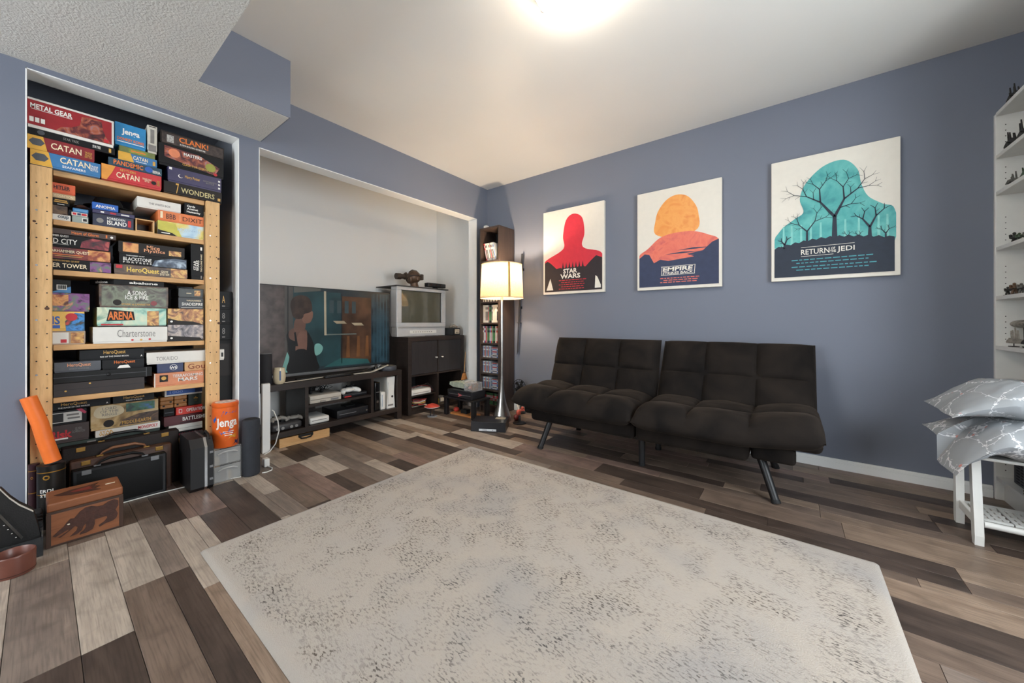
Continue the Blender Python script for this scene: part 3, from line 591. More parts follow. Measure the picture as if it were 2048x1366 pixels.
def hstack(zs, zt, th, x0, x1, mis, lab, y0=-.225):
    z = zs; k = 0
    while z+th <= zt: game_case(x0, x1, z, z+th-.0004, y0, mis[(k*3+k//2) % len(mis)], lab % ORD[k] if '%s' in lab else lab, lab.replace('%s ', '')); z += th; k += 1
tl = math.radians(-13); x = ix0+.052
for k in range(9): game_case(x, x+.0144, NS[0]+.0192, NS[0]+.0192+.19, -.235, [4, 0, 0, 5, 0, 1, 0, 0, 7][k], '%s white leaning game case from the left on the top bookcase shelf' % ORD[k-1] if k else 'red-edged leaning game case at the left of the top shelf', 'leaning game cases', tl); x += .0150
vrow(NS[1]+.0163, .165, .0125, ix0+.002, ix1-.004, [0, 5, 0, 1, 0], '%s pale game case from the left on the second shelf above the lamp shade')
vrow(NS[2]+.0163, .17, .0125, ix0+.002, ix1-.004, [0, 3, 5, 1], 'game case standing on the third shelf hidden by the lamp shade')
vrow(NS[3]+.0163, .185, .017, ix0+.004, ix1-.02, [5, 0, 3, 1, 0, 5], '%s booklet from the left on the fourth shelf just below the lamp shade')
vrow(NS[4]+.0163, .175, .0155, ix0+.002, ix1-.004, [0, 4, 0, 3, 5, 2, 6, 1, 3], '%s coloured game case from the left on the fifth shelf')
for i, zz in enumerate(NS[5:8]):
    nm = ('sixth', 'seventh', 'eighth')[i]
    vrow(zz+.0163, .122, .0145, ix0+.002, ix0+.108, [7, 0, 1, 7], '%s silver game case from the left standing on the ' + nm + ' shelf')
    hstack(zz+.0163, zz+.13, .0135, ix0+.112, ix1-.004, [2, 7, 2, 0, 1], '%s blue-grey game case from the bottom in the stack on the ' + nm + ' shelf')
hstack(NS[8]+.0163, .20, .0135, ix0+.02, ix1-.03, [3, 4, 1, 3], '%s dark game case from the bottom on the lowest bookcase shelf')
tag(MB().box(.16, .20, -.24, -.20, 1.9232, 1.955, .003).box(.163, .197, -.2403, -.24, 1.93, 1.95).build('small_white_box', white), 'tiny white box on top of the narrow bookcase', 'box')

# ---------------------------------------------------------------- sword on the wall
t = thing('wall_sword', 'sheathed sword hung upright on the wall beside the lamp', 'sword', (.485, 0, .59))
a, c2 = Vector((.451, -.03, .59)), Vector((.513, -.03, 1.65)); d = (c2-a).normalized()
MB().tube([a+d*1.062*s for s in (.32, .55, .78, .81, .985, 1.0)], [.011, .012, .013, .012, .012, .011], 10).build('grip', M('sword_wrap', (34, 36, 42), .6, bmp=.6, bscale=90), t, True)
MB().cyl(a+d*.335, a+d*.342, .026, n=16).build('guard', M('dark_iron', (50, 50, 52), .4, .8), t, True)
MB().prism([(-.012, 0), (.012, 0), (.010, .30), (-.008, .335), (-.010, .3)], a+EX*.0+d*.335, EX, -d, .006, -.003).build('blade', M('polished_steel', (196, 200, 206), .2, 1), t)
for s in (.5, .9): MB().box(a.x+d.x*s-.012, a.x+d.x*s+.012, -.017, 0, a.z+d.z*s-.012, a.z+d.z*s+.012, .003).build('wall_hook', black, t)

# ---------------------------------------------------------------- floor lamp
LX, LY = .547, -.412
t = thing('floor_lamp', 'brushed steel floor lamp with a lit cream drum shade', 'floor lamp', (LX, LY, 0))
steel = M('brushed_steel', (188, 184, 178), .28, 1, var=.05, scale=60)
MB().lathe((LX, LY, 0), [(.088, 0), (.090, .012), (.088, .03), (.080, .06), (.062, .11), (.045, .16), (.032, .22), (.022, .29), (.016, .36), (.0135, .42)], 40).build('base', steel, t, True)
MB().cyl((LX, LY, .42), (LX, LY, 1.30), .0125, n=20).build('pole', steel, t, True)
def shade_mat():
    m, nt, bs = nodes('cream_lamp_fabric'); out = nt.nodes['Material Output']; tc = N(nt, 'ShaderNodeTexCoord')
    n = N(nt, 'ShaderNodeTexNoise', Scale=90, Detail=2); nt.links.new(tc.outputs['Object'], n.inputs['Vector'])
    c = ramp(nt, n.outputs[0], [(.3, lin((200, 174, 138))), (.7, lin((212, 188, 152)))])
    tr = N(nt, 'ShaderNodeBsdfTranslucent'); df = N(nt, 'ShaderNodeBsdfDiffuse'); nt.links.new(c, tr.inputs[0]); nt.links.new(c, df.inputs[0])
    mx = N(nt, 'ShaderNodeMixShader'); mx.inputs[0].default_value = .25; nt.links.new(df.outputs[0], mx.inputs[1]); nt.links.new(tr.outputs[0], mx.inputs[2]); nt.links.new(mx.outputs[0], out.inputs[0]); return m
sh = MB().lathe((LX, LY, 0), [(.205, 1.165), (.192, 1.485)], 48, False).build('shade', shade_mat(), t, True)
for z, rr_ in ((1.166, .2055), (1.484, .1925)): MB().sweep([[Vector((LX+q*math.cos(i/48*6.28319), LY+q*math.sin(i/48*6.28319), zz)) for i in range(48)] for q, zz in ((rr_+.001, z-.004), (rr_+.001, z+.004), (rr_-.002, z+.004), (rr_-.002, z-.004))], False).build('shade_rim', M('rim_tape', (214, 190, 150), .7), sh, True)
sa = math.radians(-31)
MB().sweep([[Vector((LX+(q+e)*math.cos(sa+f), LY+(q+e)*math.sin(sa+f), z)) for e, f in ((.0012, -.05), (.0014, 0), (.0012, .05), (-.001, .05), (-.0008, 0), (-.001, -.05))] for q, z in ((.205, 1.165), (.192, 1.485))]).build('seam', M('seam_tape', (186, 146, 78), .7), sh)
MB().tube([(LX-.19, LY, 1.47), (LX, LY, 1.46), (LX+.19, LY, 1.47)], .002, 6).tube([(LX, LY-.19, 1.47), (LX, LY, 1.46), (LX, LY+.19, 1.47)], .002, 6).build('shade_spider', steel, t)
MB().cyl((LX, LY, 1.30), (LX, LY, 1.335), .02, n=16).build('socket', white, t)
MB().ell((LX, LY, 1.375), .03, .03, .04, 16, 10).build('bulb', EMIT('lit_bulb', (255, 234, 204), 330), t, True)

# ---------------------------------------------------------------- pine shelving in the closet
PINE = WOOD('pine_board', (206, 160, 104), (226, 184, 130), 'Z', rough=.55, stretch=9); PINEY = WOOD('pine_shelf', (200, 150, 96), (220, 176, 122), 'Y', rough=.55, stretch=9)
ps = thing('pine_shelf_unit', 'pine shelf unit with drilled posts filling the closet', 'shelf unit', (-.18, -2.78, 0))
KN = M('pine_knot', (86, 52, 30), .6)
for (ya, yb, knots) in ((-3.128, -3.064, ((-3.08, 1.00, .010), (-3.12, 1.40, .007))), (-2.497, -2.433, ((-2.44, 1.32, .008), (-2.438, .93, .010)))):
    p = MB().box(-.048, -.020, ya, yb, 0, 1.660, .003, 2).build('post', PINE, ps)
    b = MB(); z = .12; k = 0; sc = MB()
    while z < 1.64:
        for yy in (ya+.018, yb-.016):
            (sc if (k % 4 == 1 and yy < ya+.03) else b).cyl((-.0202, yy, z), (-.0192, yy, z), .0030 if not (k % 4 == 1 and yy < ya+.03) else .0042, n=8)
        z += .0635; k += 1
    h_ = b.build('drilled_hole', dblack, p); h_['kind'] = 'stuff'; h_ = sc.build('screw_head', silver, p); h_['kind'] = 'stuff'
    for (ky, kz, kr) in knots: MB().lathe((0, 0, 0), [(kr*.2, 0), (kr, .0)], 14).build('knot', KN, p) if False else MB(Matrix.Translation((-.0196, ky if ky > ya+.012 else ya+.012, kz)) @ Matrix.Rotation(math.pi/2, 4, 'Y')).lathe((0, 0, 0), [(kr*.75, 0), (kr*.7, .0006)], 14).build('knot', KN, p)
    MB().box(-.345, -.317, ya, yb, 0, 1.660, .003, 2).build('post', PINE, ps)
SH = {1: 1.662, 2: 1.427, 3: 1.187, 4: .826, 5: .574, 6: .2308}
for k, z in SH.items():
    s_ = MB().box(-.335, -.050 if k < 6 else -.200, -3.062, -2.499, z-.026, z, .002, 1).build('shelf', PINEY, ps)
    if k == 1: MB().box(-.335, -.050, -3.13, -2.42, z-.0005, z-.0001).build('shelf_edge', PINEY, s_)

# every box: y0 y1 z0 z1 front depth colour name label prints
def board_box(y0, y1, z0, z1, xf, mat, label, prints=(), depth=.25, lid=True, name='board_game_box', cat='game box', group='board games on the pine shelves'):
    g = .0008; y0 += g; y1 -= g; z1 -= .0008; z0 += .0003
    t = thing(name, label, cat, (xf-depth/2, (y0+y1)/2, z0), group)
    hh = z1-z0
    if lid and hh > .03:
        MB().box(xf-depth, xf, y0, y1, z0+.10*hh, z1, .0012, 1).build('lid', mat, t); MB().box(xf-depth+.002, xf-.002, y0+.002, y1-.002, z0, z0+.10*hh, 0).build('tray', mat, t)
    else: MB().box(xf-depth, xf, y0, y1, z0, z1, .0012, 1).build('carton', mat, t)
    o = Vector((xf, y0, z0)); w = y1-y0; lay = 0
    for p in prints:
        lay += 1; off = .0003*lay+.0002
        if p[0] == 'r': MB().prism(scale2([(p[1], p[3]), (p[2], p[3]), (p[2], p[4]), (p[1], p[4])], w, hh), o, EY, EZ, .0002, off).build('printed_panel', p[5], t)
        elif p[0] == 'p': MB().prism(scale2(p[1], w, hh), o, EY, EZ, .0002, off).build('printed_shape', p[2], t)
        elif p[0] == 'c':
            rr_ = p[3]*hh; MB().prism([(p[1]*w+rr_*math.cos(6.2832*i/18), p[2]*hh+rr_*math.sin(6.2832*i/18)) for i in range(18)], o, EY, EZ, .0002, off).build('printed_disc', p[4], t)
        elif p[0] == 'h':
            rr_ = p[3]*hh; MB().prism([(p[1]*w+rr_*math.cos(6.2832*i/6), p[2]*hh+rr_*.8*math.sin(6.2832*i/6)) for i in range(6)], o, EY, EZ, .0002, off).build('printed_badge', p[4], t)
        elif p[0] == 't': lettering(t, p[1], o+EY*p[2]*w+EZ*p[3]*hh+EX*(off+.0003), EY, EZ, p[4]*w, p[5]*hh, p[6], p[7] if len(p) > 7 else .012)
        elif p[0] == 'v': lettering(t, p[1], o+EY*p[2]*w+EZ*p[3]*hh+EX*(off+.0003), EZ, -EY, p[4]*hh, p[5]*w, p[6], .012)
    return t
cred = M('carton_red', (150, 26, 34), .42); cdred = M('carton_dark_red', (132, 30, 36), .42); cblue = M('carton_blue', (56, 118, 170), .42); cscar = M('carton_scarlet', (196, 44, 50), .42); cblack = M('carton_black', (14, 13, 15), .55, spec=.3); cyel = M('carton_yellow', (222, 168, 62), .45)
csky = M('carton_sky', (40, 132, 186), .42); cpurp = M('carton_purple', (52, 46, 84), .42); cwhite = M('carton_white', (226, 222, 214), .5, var=.03); corange = M('carton_orange', (214, 92, 52), .45); cbrown = M('carton_brown', (66, 46, 38), .45); cdbrown = M('carton_dark_brown', (32, 25, 22), .5, spec=.3); ctan = M('carton_tan', (196, 170, 132), .5); cnavy = M('carton_navy', (36, 46, 86), .42); cmar = M('carton_maroon', (84, 30, 36), .42); cgreen = M('carton_dark_green', (38, 52, 44), .45); cgrey = M('carton_grey', (78, 80, 86), .42); cterra = M('carton_terracotta', (208, 132, 92), .45)
a_fire = ART('art_fire', [(40, 20, 18), (150, 60, 30), (226, 160, 90), (90, 36, 26)]); a_pur = ART('art_purple', [(40, 24, 46), (130, 66, 130), (90, 120, 90), (200, 130, 110)], 18); a_teal = ART('art_teal', [(60, 130, 120), (170, 210, 190), (216, 220, 190), (120, 160, 140)], 10); a_skull = ART('art_red_dark', [(30, 14, 18), (120, 24, 40), (200, 90, 80)], 22); a_steel = ART('art_steel', [(22, 26, 34), (70, 84, 104), (180, 196, 210)], 16); a_jung = ART('art_jungle', [(60, 70, 40), (120, 140, 60), (180, 160, 70)], 14); a_cov = ART('art_metal', [(40, 16, 20), (96, 34, 40), (170, 90, 60), (150, 120, 130)], 22); a_batt = ART('art_battle', [(70, 46, 34), (170, 110, 64), (226, 180, 100), (110, 74, 60)], 20); a_grey = ART('art_ash', [(50, 48, 52), (130, 122, 126), (196, 180, 170), (84, 70, 84)], 20); a_sky = ART('art_sunny', [(110, 160, 200), (190, 216, 230), (226, 206, 110), (150, 170, 80)], 8, .6); a_brown = ART('art_leather', [(40, 30, 26), (84, 62, 48), (120, 90, 60)], 22); a_parch = ART('art_parchment', [(120, 92, 50), (190, 156, 100), (214, 190, 146)], 12)
HEX = ('h', .13, .55, .36, cgrey)
# --- top tier
board_box(-3.128, -2.913, 1.662, 1.732, -.022, cblue, 'blue board game box with a yellow corner resting on the left pine post', [('p', [(0, 0), (.30, 0), (.24, 1), (0, 1)], cyel), HEX, ('t', 'CATAN', .62, .66, .44, .42, M('cream_ink', (240, 222, 186), .5)), ('t', 'SEAFARERS', .60, .24, .34, .16, wink), ('t', 'TRADE\nBUILD\nSETTLE', .90, .55, .12, .4, wink)])
cream_i = MC['cream_ink']
board_box(-2.912, -2.690, 1.662, 1.740, -.022, cscar, 'bright red board game box with an orange left edge on the top pine shelf', [('p', [(0, 0), (.08, 0), (.16, .5), (.22, 1), (0, 1)], M('carton_amber', (226, 150, 60), .45)), ('t', 'SETTLERS', .42, .82, .26, .15, gink), ('t', 'CATAN', .42, .46, .38, .38, cream_i), ('t', 'TRADE BUILD\nSETTLE', .74, .5, .16, .26, cream_i), ('c', .86, .42, .13, cdbrown), ('t', 'KOSMOS', .94, .45, .05, .4, gink)])
board_box(-3.136, -2.933, 1.732, 1.797, -.022, cdred, 'dark red board game box with a yellow end on the blue one', [('p', [(0, 0), (.28, 0), (.22, 1), (0, 1)], cyel), HEX, ('t', 'CATAN', .56, .52, .46, .46, cream_i), ('t', 'TRADE\nBUILD\nSETTLE', .90, .45, .12, .46, gink)])
board_box(-3.136, -2.863, 1.797, 1.832, -.032, cblack, 'flat black game box under the big red and white box', [('c', .14, .6, .32, cgrey), ('t', 'STAR TREK', .47, .55, .18, .36, greyink), ('t', 'STAR TREK', .77, .55, .10, .4, wink), ('r', .92, .95, .2, .8, gink)], lid=False)
board_box(-3.136, -2.867, 1.832, 1.970, -.030, cwhite, 'big red board game box with a white border at the very top left', [('r', .0, .97, .10, .93, cred), ('p', [(.30, .10), (.97, .10), (.90, .30), (.86, .55), (.84, .85), (.72, .88), (.60, .82), (.58, .5), (.48, .34), (.36, .26)], a_cov), ('t', 'METAL GEAR', .26, .74, .46, .17, wink, .03), ('r', .04, .49, .625, .64, wink), ('r', .02, .065, .2, .36, wink), ('r', .08, .125, .2, .36, wink), ('r', .14, .185, .2, .36, wink), ('r', .87, .93, .12, .24, rink)])
board_box(-2.888, -2.687, 1.740, 1.784, -.030, M('carton_petrol', (34, 66, 84), .42), 'dark teal game box with orange lettering on the bright red box', [('t', 'PANDEMIC', .36, .55, .54, .55, oink, .02), ('c', .74, .55, .36, bink), ('t', 'IBERIA', .89, .4, .15, .35, wink)])
board_box(-2.853, -2.705, 1.784, 1.831, -.040, cblue, 'small blue and yellow game box below the thin green one', [('p', [(0, 0), (.40, 0), (.30, 1), (0, 1)], cyel), ('t', 'CATAN', .56, .6, .38, .42, cream_i), ('r', .44, .72, .2, .26, wink), ('r', .88, .95, .2, .7, gink)])
board_box(-2.849, -2.712, 1.831, 1.863, -.046, M('carton_olive', (110, 120, 66), .45), 'thin olive green box between the blue tower-game box and the small blue and yellow one', [('r', .25, .8, .2, .8, a_jung), ('r', .32, .72, .42, .60, oink)], lid=False)
board_box(-2.864, -2.748, 1.863, 1.982, -.046, csky, 'square bright blue tower-game box on the top tier', [('t', 'Jenga', .50, .62, .58, .32, wink, .03), ('t', 'DONKEY KONG', .50, .30, .86, .13, oink, .03), ('r', .06, .94, .16, .19, wink)], depth=.2)
board_box(-2.744, -2.704, 1.863, 2.015, -.046, M('carton_ivory', (206, 200, 186), .5), 'narrow upright ivory box beside the bright blue tower-game box', [('r', .1, .9, .06, .3, greyink), ('r', .3, .7, .36, .86, greyink), ('r', .15, .85, .94, .97, ink)], depth=.2)
board_box(-2.682, -2.420, 1.662, 1.728, -.030, cdbrown, 'dark box with thin gold capital letters at the right of the top pine shelf', [('t', '7', .22, .5, .05, .9, gink), ('t', 'WONDERS', .57, .45, .58, .46, M('pale_gold_ink', (200, 184, 130), .45)), ('r', .92, .97, .15, .4, gink)])
board_box(-2.664, -2.421, 1.728, 1.814, -.034, cpurp, 'deep purple board game box second from bottom at the top tier right', [('c', .22, .5, .12, wink), ('c', .23, .52, .10, cpurp), ('t', 'Harry Potter', .44, .52, .28, .26, gink), ('t', 'HOGWARTS\nBATTLE', .77, .5, .26, .22, greyink), ('r', .93, .97, .7, .82, wink), ('r', .93, .97, .45, .57, wink), ('r', .93, .97, .2, .32, wink), ('r', .02, .07, .8, .95, wink)])
board_box(-2.700, -2.408, 1.814, 1.938, -.042, cblack, 'tall black board game box with a glowing picture at the right of the top tier', [('p', [(.08, .42), (.85, .10), (.93, .5), (.6, .86), (.08, .92)], a_cov), ('c', .22, .66, .2, M('carton_glow', (220, 130, 90), .45)), ('t', 'MASTERS', .50, .74, .28, .14, wink, .02), ('t', 'CLASH FOR ETERNIA', .55, .26, .42, .10, gink), ('c', .78, .42, .2, M('carton_lime', (150, 150, 60), .5)), ('c', .86, .14, .07, rink)])
board_box(-2.692, -2.404, 1.938, 2.012, -.048, cdbrown, 'topmost dark brown box with orange lettering at the right end of the top tier', [('r', .02, .98, .08, .9, M('carton_bark', (58, 46, 42), .5, var=.5, scale=60)), ('r', .09, .19, .2, .75, M('badge_grey', (170, 166, 160), .5, var=.5, scale=120)), ('t', 'CLANK!', .50, .62, .46, .44, oink, .02), ('t', 'A DECK-BUILDING ADVENTURE', .48, .24, .4, .12, wink)])
# --- second shelf
G2 = 'small boxes on the second pine shelf'
board_box(-3.066, -3.008, 1.427, 1.456, -.056, cwhite, 'small white box with bold grey letters at the left end of the second pine shelf', [('t', 'coup', .60, .5, .6, .62, M('slate_ink', (70, 84, 96), .5), .03)], lid=False, group=G2)
board_box(-3.066, -3.017, 1.456, 1.498, -.056, a_brown, 'small mottled brown box in the left stack of the second pine shelf', [('r', .1, .9, .1, .9, a_brown)], lid=False, group=G2)
board_box(-3.066, -3.011, 1.498, 1.533, -.056, cblack, 'small black box with gold print in the left stack of the second pine shelf', [('r', .15, .85, .66, .8, gink), ('r', .1, .9, .42, .56, gink), ('r', .3, .7, .12, .2, wink)], lid=False, group=G2)
board_box(-3.066, -2.993, 1.533, 1.556, -.056, ctan, 'thin tan box under the orange one on the second pine shelf', [('t', 'COGNITION', .5, .5, .8, .5, cream_i)], lid=False, group=G2)
board_box(-3.066, -2.993, 1.556, 1.606, -.056, corange, 'orange-red box on top of the left stack of the second pine shelf', [('t', 'HITLER', .42, .58, .7, .36, ink, .03), ('r', .1, .75, .34, .37, ink)], group=G2)
board_box(-3.005, -2.951, 1.427, 1.461, -.058, M('carton_sage', (150, 160, 152), .5), 'pale grey-green card box low in the second stack of the second pine shelf', [('r', .6, .95, .2, .8, cwhite), ('r', .66, .9, .3, .7, ink)], lid=False, group=G2)
board_box(-3.007, -2.954, 1.461, 1.479, -.058, cwhite, 'thin red and white card box in the second stack of the second pine shelf', [('r', .08, .3, .2, .8, rink), ('r', .62, .95, .2, .8, rink), ('r', .36, .58, .2, .8, cnavy)], lid=False, group=G2)
board_box(-3.003, -2.951, 1.479, 1.499, -.058, cblue, 'thin blue card box on top of the second stack of the second pine shelf', [('r', .1, .9, .3, .7, M('carton_pale_blue', (96, 150, 190), .5))], lid=False, group=G2)
t = thing('leather_pouch', 'crumpled brown leather pouch on the thin blue card box', 'pouch', (-.12, -2.975, 1.4995))
def lump(c, rx, ry, rz, k, seed):
    c = Vector(c); b = MB().ell((0, 0, 0), rx, ry, rz, 20, 12)
    for v in b.bm.verts: v.co += v.co.normalized()*mnoise.noise(v.co*k+Vector((seed, 0, 0)))*min(rx, ry, rz)*.5; v.co += c
    return b
lump((-.12, -2.975, 1.513), .06, .028, .0125, 40, 3).build('bag', M('brown_leather', (70, 42, 32), .6), t, True); MB().tube([(-.07, -2.99, 1.515), (-.058, -2.975, 1.522), (-.07, -2.957, 1.512)], .002, 6).build('cord', dblack, t)
board_box(-2.939, -2.793, 1.427, 1.490, -.058, M('tin_navy', (46, 48, 66), .35, .3), 'navy metal tin with white lettering on the second pine shelf', [('t', 'FORBIDDEN', .56, .72, .44, .2, wink), ('t', 'ISLAND', .58, .38, .48, .36, wink, .02), ('c', .17, .45, .2, greyink), ('r', .85, .93, .2, .75, rink), ('r', .0, 1, .93, .96, ink)], lid=False, group=G2)
board_box(-2.939, -2.789, 1.490, 1.510, -.058, cpurp, 'thin violet box between the navy tin and the small blue box', [('r', .18, .26, .3, .7, wink), ('r', .4, .54, .3, .7, rink), ('r', .66, .86, .35, .65, wink)], lid=False, group=G2)
board_box(-2.940, -2.849, 1.510, 1.546, -.058, M('carton_royal', (30, 92, 176), .42), 'small royal blue box with white capitals on the second pine shelf', [('t', 'ANOMIA', .5, .45, .76, .42, wink, .02)], lid=False, group=G2)
board_box(-2.846, -2.792, 1.510, 1.532, -.075, cdbrown, 'small dark brown case beside the royal blue box', [('r', .1, .9, .2, .8, cbrown)], lid=False, group=G2)
t = thing('felt_hat', 'black felt hat lying behind the royal blue box', 'hat', (-.2, -2.87, 1.546))
MB(Matrix.Translation((-.21, -2.875, 1.552)) @ Matrix.Diagonal((.9, 1, 1, 1))).lathe((0, 0, 0), [(.090, 0), (.088, .004), (.060, .007), (.054, .03), (.046, .05), (.025, .054), (.002, .052)], 28).build('crown', M('black_felt', (18, 17, 18), .95, bmp=.3), t, True)
MB(Matrix.Translation((-.21, -2.875, 1.560)) @ Matrix.Diagonal((.9, 1, 1, 1))).lathe((0, 0, 0), [(.0555, 0), (.0545, .012)], 28, False).build('band', cdbrown, t, True)
t = thing('open_wooden_box', 'small open pine box lying on its side on the second pine shelf', 'box', (-.14, -2.75, 1.427))
for q in ((-2.787, -2.714, 1.4273, 1.433), (-2.787, -2.714, 1.490, 1.496), (-2.787, -2.782, 1.433, 1.490), (-2.719, -2.714, 1.433, 1.490)): MB().box(-.2, -.058, *q).build('side_board', PINEY, t)
MB().box(-.2, -.195, -2.782, -2.719, 1.433, 1.490).build('bottom_board', cbrown, t)
board_box(-2.701, -2.500, 1.427, 1.506, -.058, a_sky, 'landscape-printed sky blue and green board game box on the second pine shelf', [('p', [(0, 0), (.4, 0), (.3, .2), (0, .4)], cdbrown), ('p', [(0, .35), (.3, .2), (.42, .0), (.5, .0), (.36, .9), (0, 1)], M('carton_meadow', (200, 190, 80), .5)), ('t', 'HORIZON', .66, .55, .5, .24, M('pale_blue_ink', (196, 220, 236), .5)), ('r', .07, .25, .11, .17, wink)])
board_box(-2.701, -2.500, 1.506, 1.564, -.058, M('carton_pumpkin', (222, 120, 62), .45), 'orange box with dark line symbols on the landscape-printed box', [('r', .05, .10, .25, .9, cream_i), ('t', 'BBB', .27, .5, .20, .5, ink, .0), ('r', .46, .465, .15, .85, cream_i), ('t', 'DIXIT', .74, .48, .44, .44, cdbrown, -.005)])
board_box(-2.780, -2.600, 1.564, 1.622, -.075, cwhite, 'plain white box with faint grey capitals at the top of the second pine shelf', [('t', 'THE WHITE BOX', .5, .5, .5, .2, greyink)])
board_box(-2.588, -2.500, 1.564, 1.632, -.058, cblack, 'small black cube box with three rows of white bold text', [('t', 'Cards', .32, .76, .42, .19, wink, .03), ('t', 'Against', .40, .50, .58, .22, wink, .03), ('t', 'Humanity', .46, .24, .72, .22, wink, .03)], depth=.2, group=G2)
# --- third shelf
board_box(-3.118, -2.873, 1.187, 1.243, -.056, cblack, 'black box with cream capitals and purple picture, bottom left of third pine shelf', [('r', .70, .99, .05, .95, a_pur), ('t', 'WARHAMMER QUEST', .38, .82, .36, .16, gink), ('t', 'SILVER TOWER', .36, .42, .60, .38, cream_i, .01)])
board_box(-3.118, -2.876, 1.243, 1.299, -.056, ART('art_oxblood', [(70, 20, 20), (130, 40, 30), (60, 24, 24)], 12), 'red-brown board game box second from the bottom, third pine shelf left', [('r', .68, .99, .04, .96, a_fire), ('t', 'WARHAMMER QUEST', .42, .64, .56, .28, cream_i), ('r', .2, .62, .34, .40, oink), ('r', .25, .6, .2, .24, gink)])
board_box(-3.118, -2.877, 1.299, 1.361, -.056, cblack, 'black board game box with white capitals and a red glow, third pine shelf', [('p', [(.58, .1), (.97, .05), (.99, .8), (.75, .95), (.6, .6)], a_skull), ('t', 'WARHAMMER QUEST', .25, .86, .36, .18, wink), ('t', 'CURSED CITY', .24, .46, .60, .40, wink, .01), ('r', .1, .43, .2, .22, wink)])
board_box(-3.118, -2.857, 1.361, 1.389, -.056, cbrown, 'thin brown box at the top left of the third pine shelf', [('t', 'Heart of Glorm', .6, .5, .34, .55, oink), ('r', .86, .88, .2, .8, oink), ('c', .94, .45, .2, wink)], lid=False)
board_box(-2.866, -2.575, 1.187, 1.242, -.052, a_brown, 'brown board game box with big yellow lettering on the third pine shelf', [('r', .75, .99, .04, .96, a_batt), ('r', .02, .1, .6, .92, rink), ('t', 'HeroQuest', .37, .5, .43, .58, M('yellow_ink', (232, 196, 84), .45), .02), ('t', 'GAME\nSYSTEM', .66, .42, .13, .5, cream_i, .01)])
yink = MC['yellow_ink']
board_box(-2.847, -2.577, 1.242, 1.302, -.058, cblack, 'black box with ghostly blue figures and white capitals on the third pine shelf', [('p', [(.45, .04), (.99, .04), (.99, .9), (.8, .96), (.5, .6)], a_steel), ('t', 'WARHAMMER QUEST', .22, .82, .26, .12, wink), ('t', 'BLACKSTONE', .25, .52, .40, .30, wink, .01), ('t', 'F O R T R E S S', .25, .22, .40, .16, wink)])
board_box(-2.850, -2.586, 1.302, 1.366, -.060, cdbrown, 'dark box with copper curly lettering on the third pine shelf', [('r', .06, .28, .12, .9, a_fire), ('t', 'Mice', .50, .68, .20, .36, M('copper_ink', (222, 152, 108), .45)), ('t', 'Mystics', .52, .36, .32, .36, MC['copper_ink']), ('r', .74, .94, .15, .6, a_batt)])
board_box(-2.560, -2.500, 1.187, 1.398, -.058, cblack, 'upright dark box with sideways white lettering beside the right pine post', [('v', 'STAR', .30, .40, .26, .22, wink, .03), ('v', 'WARS', .52, .40, .30, .22, wink, .03), ('v', 'THE CLONE WARS', .80, .48, .5, .13, cream_i), ('r', .72, .86, .84, .93, wink), ('r', .74, .84, .04, .12, greyink)])
# --- fourth shelf
board_box(-3.118, -2.961, .826, .893, -.056, M('carton_pale_brown', (176, 152, 130), .5), 'pale brown box with a picture square, bottom left of the fourth pine shelf', [('r', .3, .66, .1, .9, cwhite), ('r', .50, .62, .15, .4, rink), ('r', .70, .97, .1, .9, a_batt)])
board_box(-3.118, -2.964, .893, .988, -.056, M('carton_marigold', (232, 184, 84), .45), 'yellow board game box with big blue letters, fourth pine shelf', [('p', [(.62, .0), (1, 0), (1, .9), (.8, .95), (.6, .5)], ART('art_hero', [(24, 60, 120), (60, 140, 210), (30, 50, 40), (200, 60, 50)], 16)), ('t', 'IS', .42, .55, .16, .42, bink, .03), ('r', .32, .5, .14, .3, bink), ('c', .73, .72, .2, rink)])
board_box(-3.118, -2.947, .988, 1.078, -.056, a_pur, 'purple illustrated box with rounded end on the left of the fourth pine shelf', [('r', .02, .96, .05, .95, a_pur), ('r', .30, .6, .3, .9, a_fire)])
board_box(-3.10, -3.007, 1.078, 1.141, -.056, cblack, 'black box with a white barcode sticker on top of the purple one', [('p', [(.3, 0), (1, 0), (1, .5)], cblue), ('r', .52, .86, .22, .62, cwhite)]+[('r', .54+.025*k, .55+.025*k+.006*(k % 3), .28, .58, ink) for k in range(12)], group=G2)
board_box(-2.938, -2.662, .826, .911, -.046, cwhite, 'long white box with hand-drawn brown lettering on the fourth pine shelf', [('t', 'Charterstone', .56, .60, .52, .46, greyink, -.004), ('c', .50, .18, .06, rink), ('c', .62, .18, .06, gink), ('c', .74, .2, .06, rink)])
board_box(-2.924, -2.665, .911, 1.013, -.056, a_teal, 'pale teal illustrated box with orange lettering on the fourth pine shelf', [('r', .70, .88, .05, .85, a_batt), ('p', [(.12, .3), (.16, .9), (.5, .8), (.52, .35)], cdbrown), ('t', 'ARENA', .32, .58, .36, .42, oink, .03), ('r', .05, .35, .08, .16, rink), ('r', .0, 1, .0, .06, cdbrown)])
board_box(-2.917, -2.657, 1.013, 1.133, -.056, a_brown, 'large grey-brown box with a pale crest of lettering on the fourth pine shelf', [('r', .03, .97, .06, .94, ART('art_slate', [(40, 36, 34), (84, 76, 68), (120, 126, 104), (60, 50, 46)], 14)), ('t', 'A SONG', .52, .66, .28, .2, wink, .01), ('t', 'ICE & FIRE', .52, .46, .34, .18, wink, .01), ('c', .24, .22, .13, cdbrown), ('t', 'STARK vs LANNISTER', .51, .15, .42, .08, gink), ('c', .77, .22, .11, cdred)])
t = thing('hexagonal_game_box', 'black six-sided game box with white round letters under the third pine shelf', 'game box', (-.16, -2.77, 1.1332)); ab = t
t2 = lambda s, c, u, w_: lettering(ab, s, c, u, EZ, w_, .013, wink, .03)
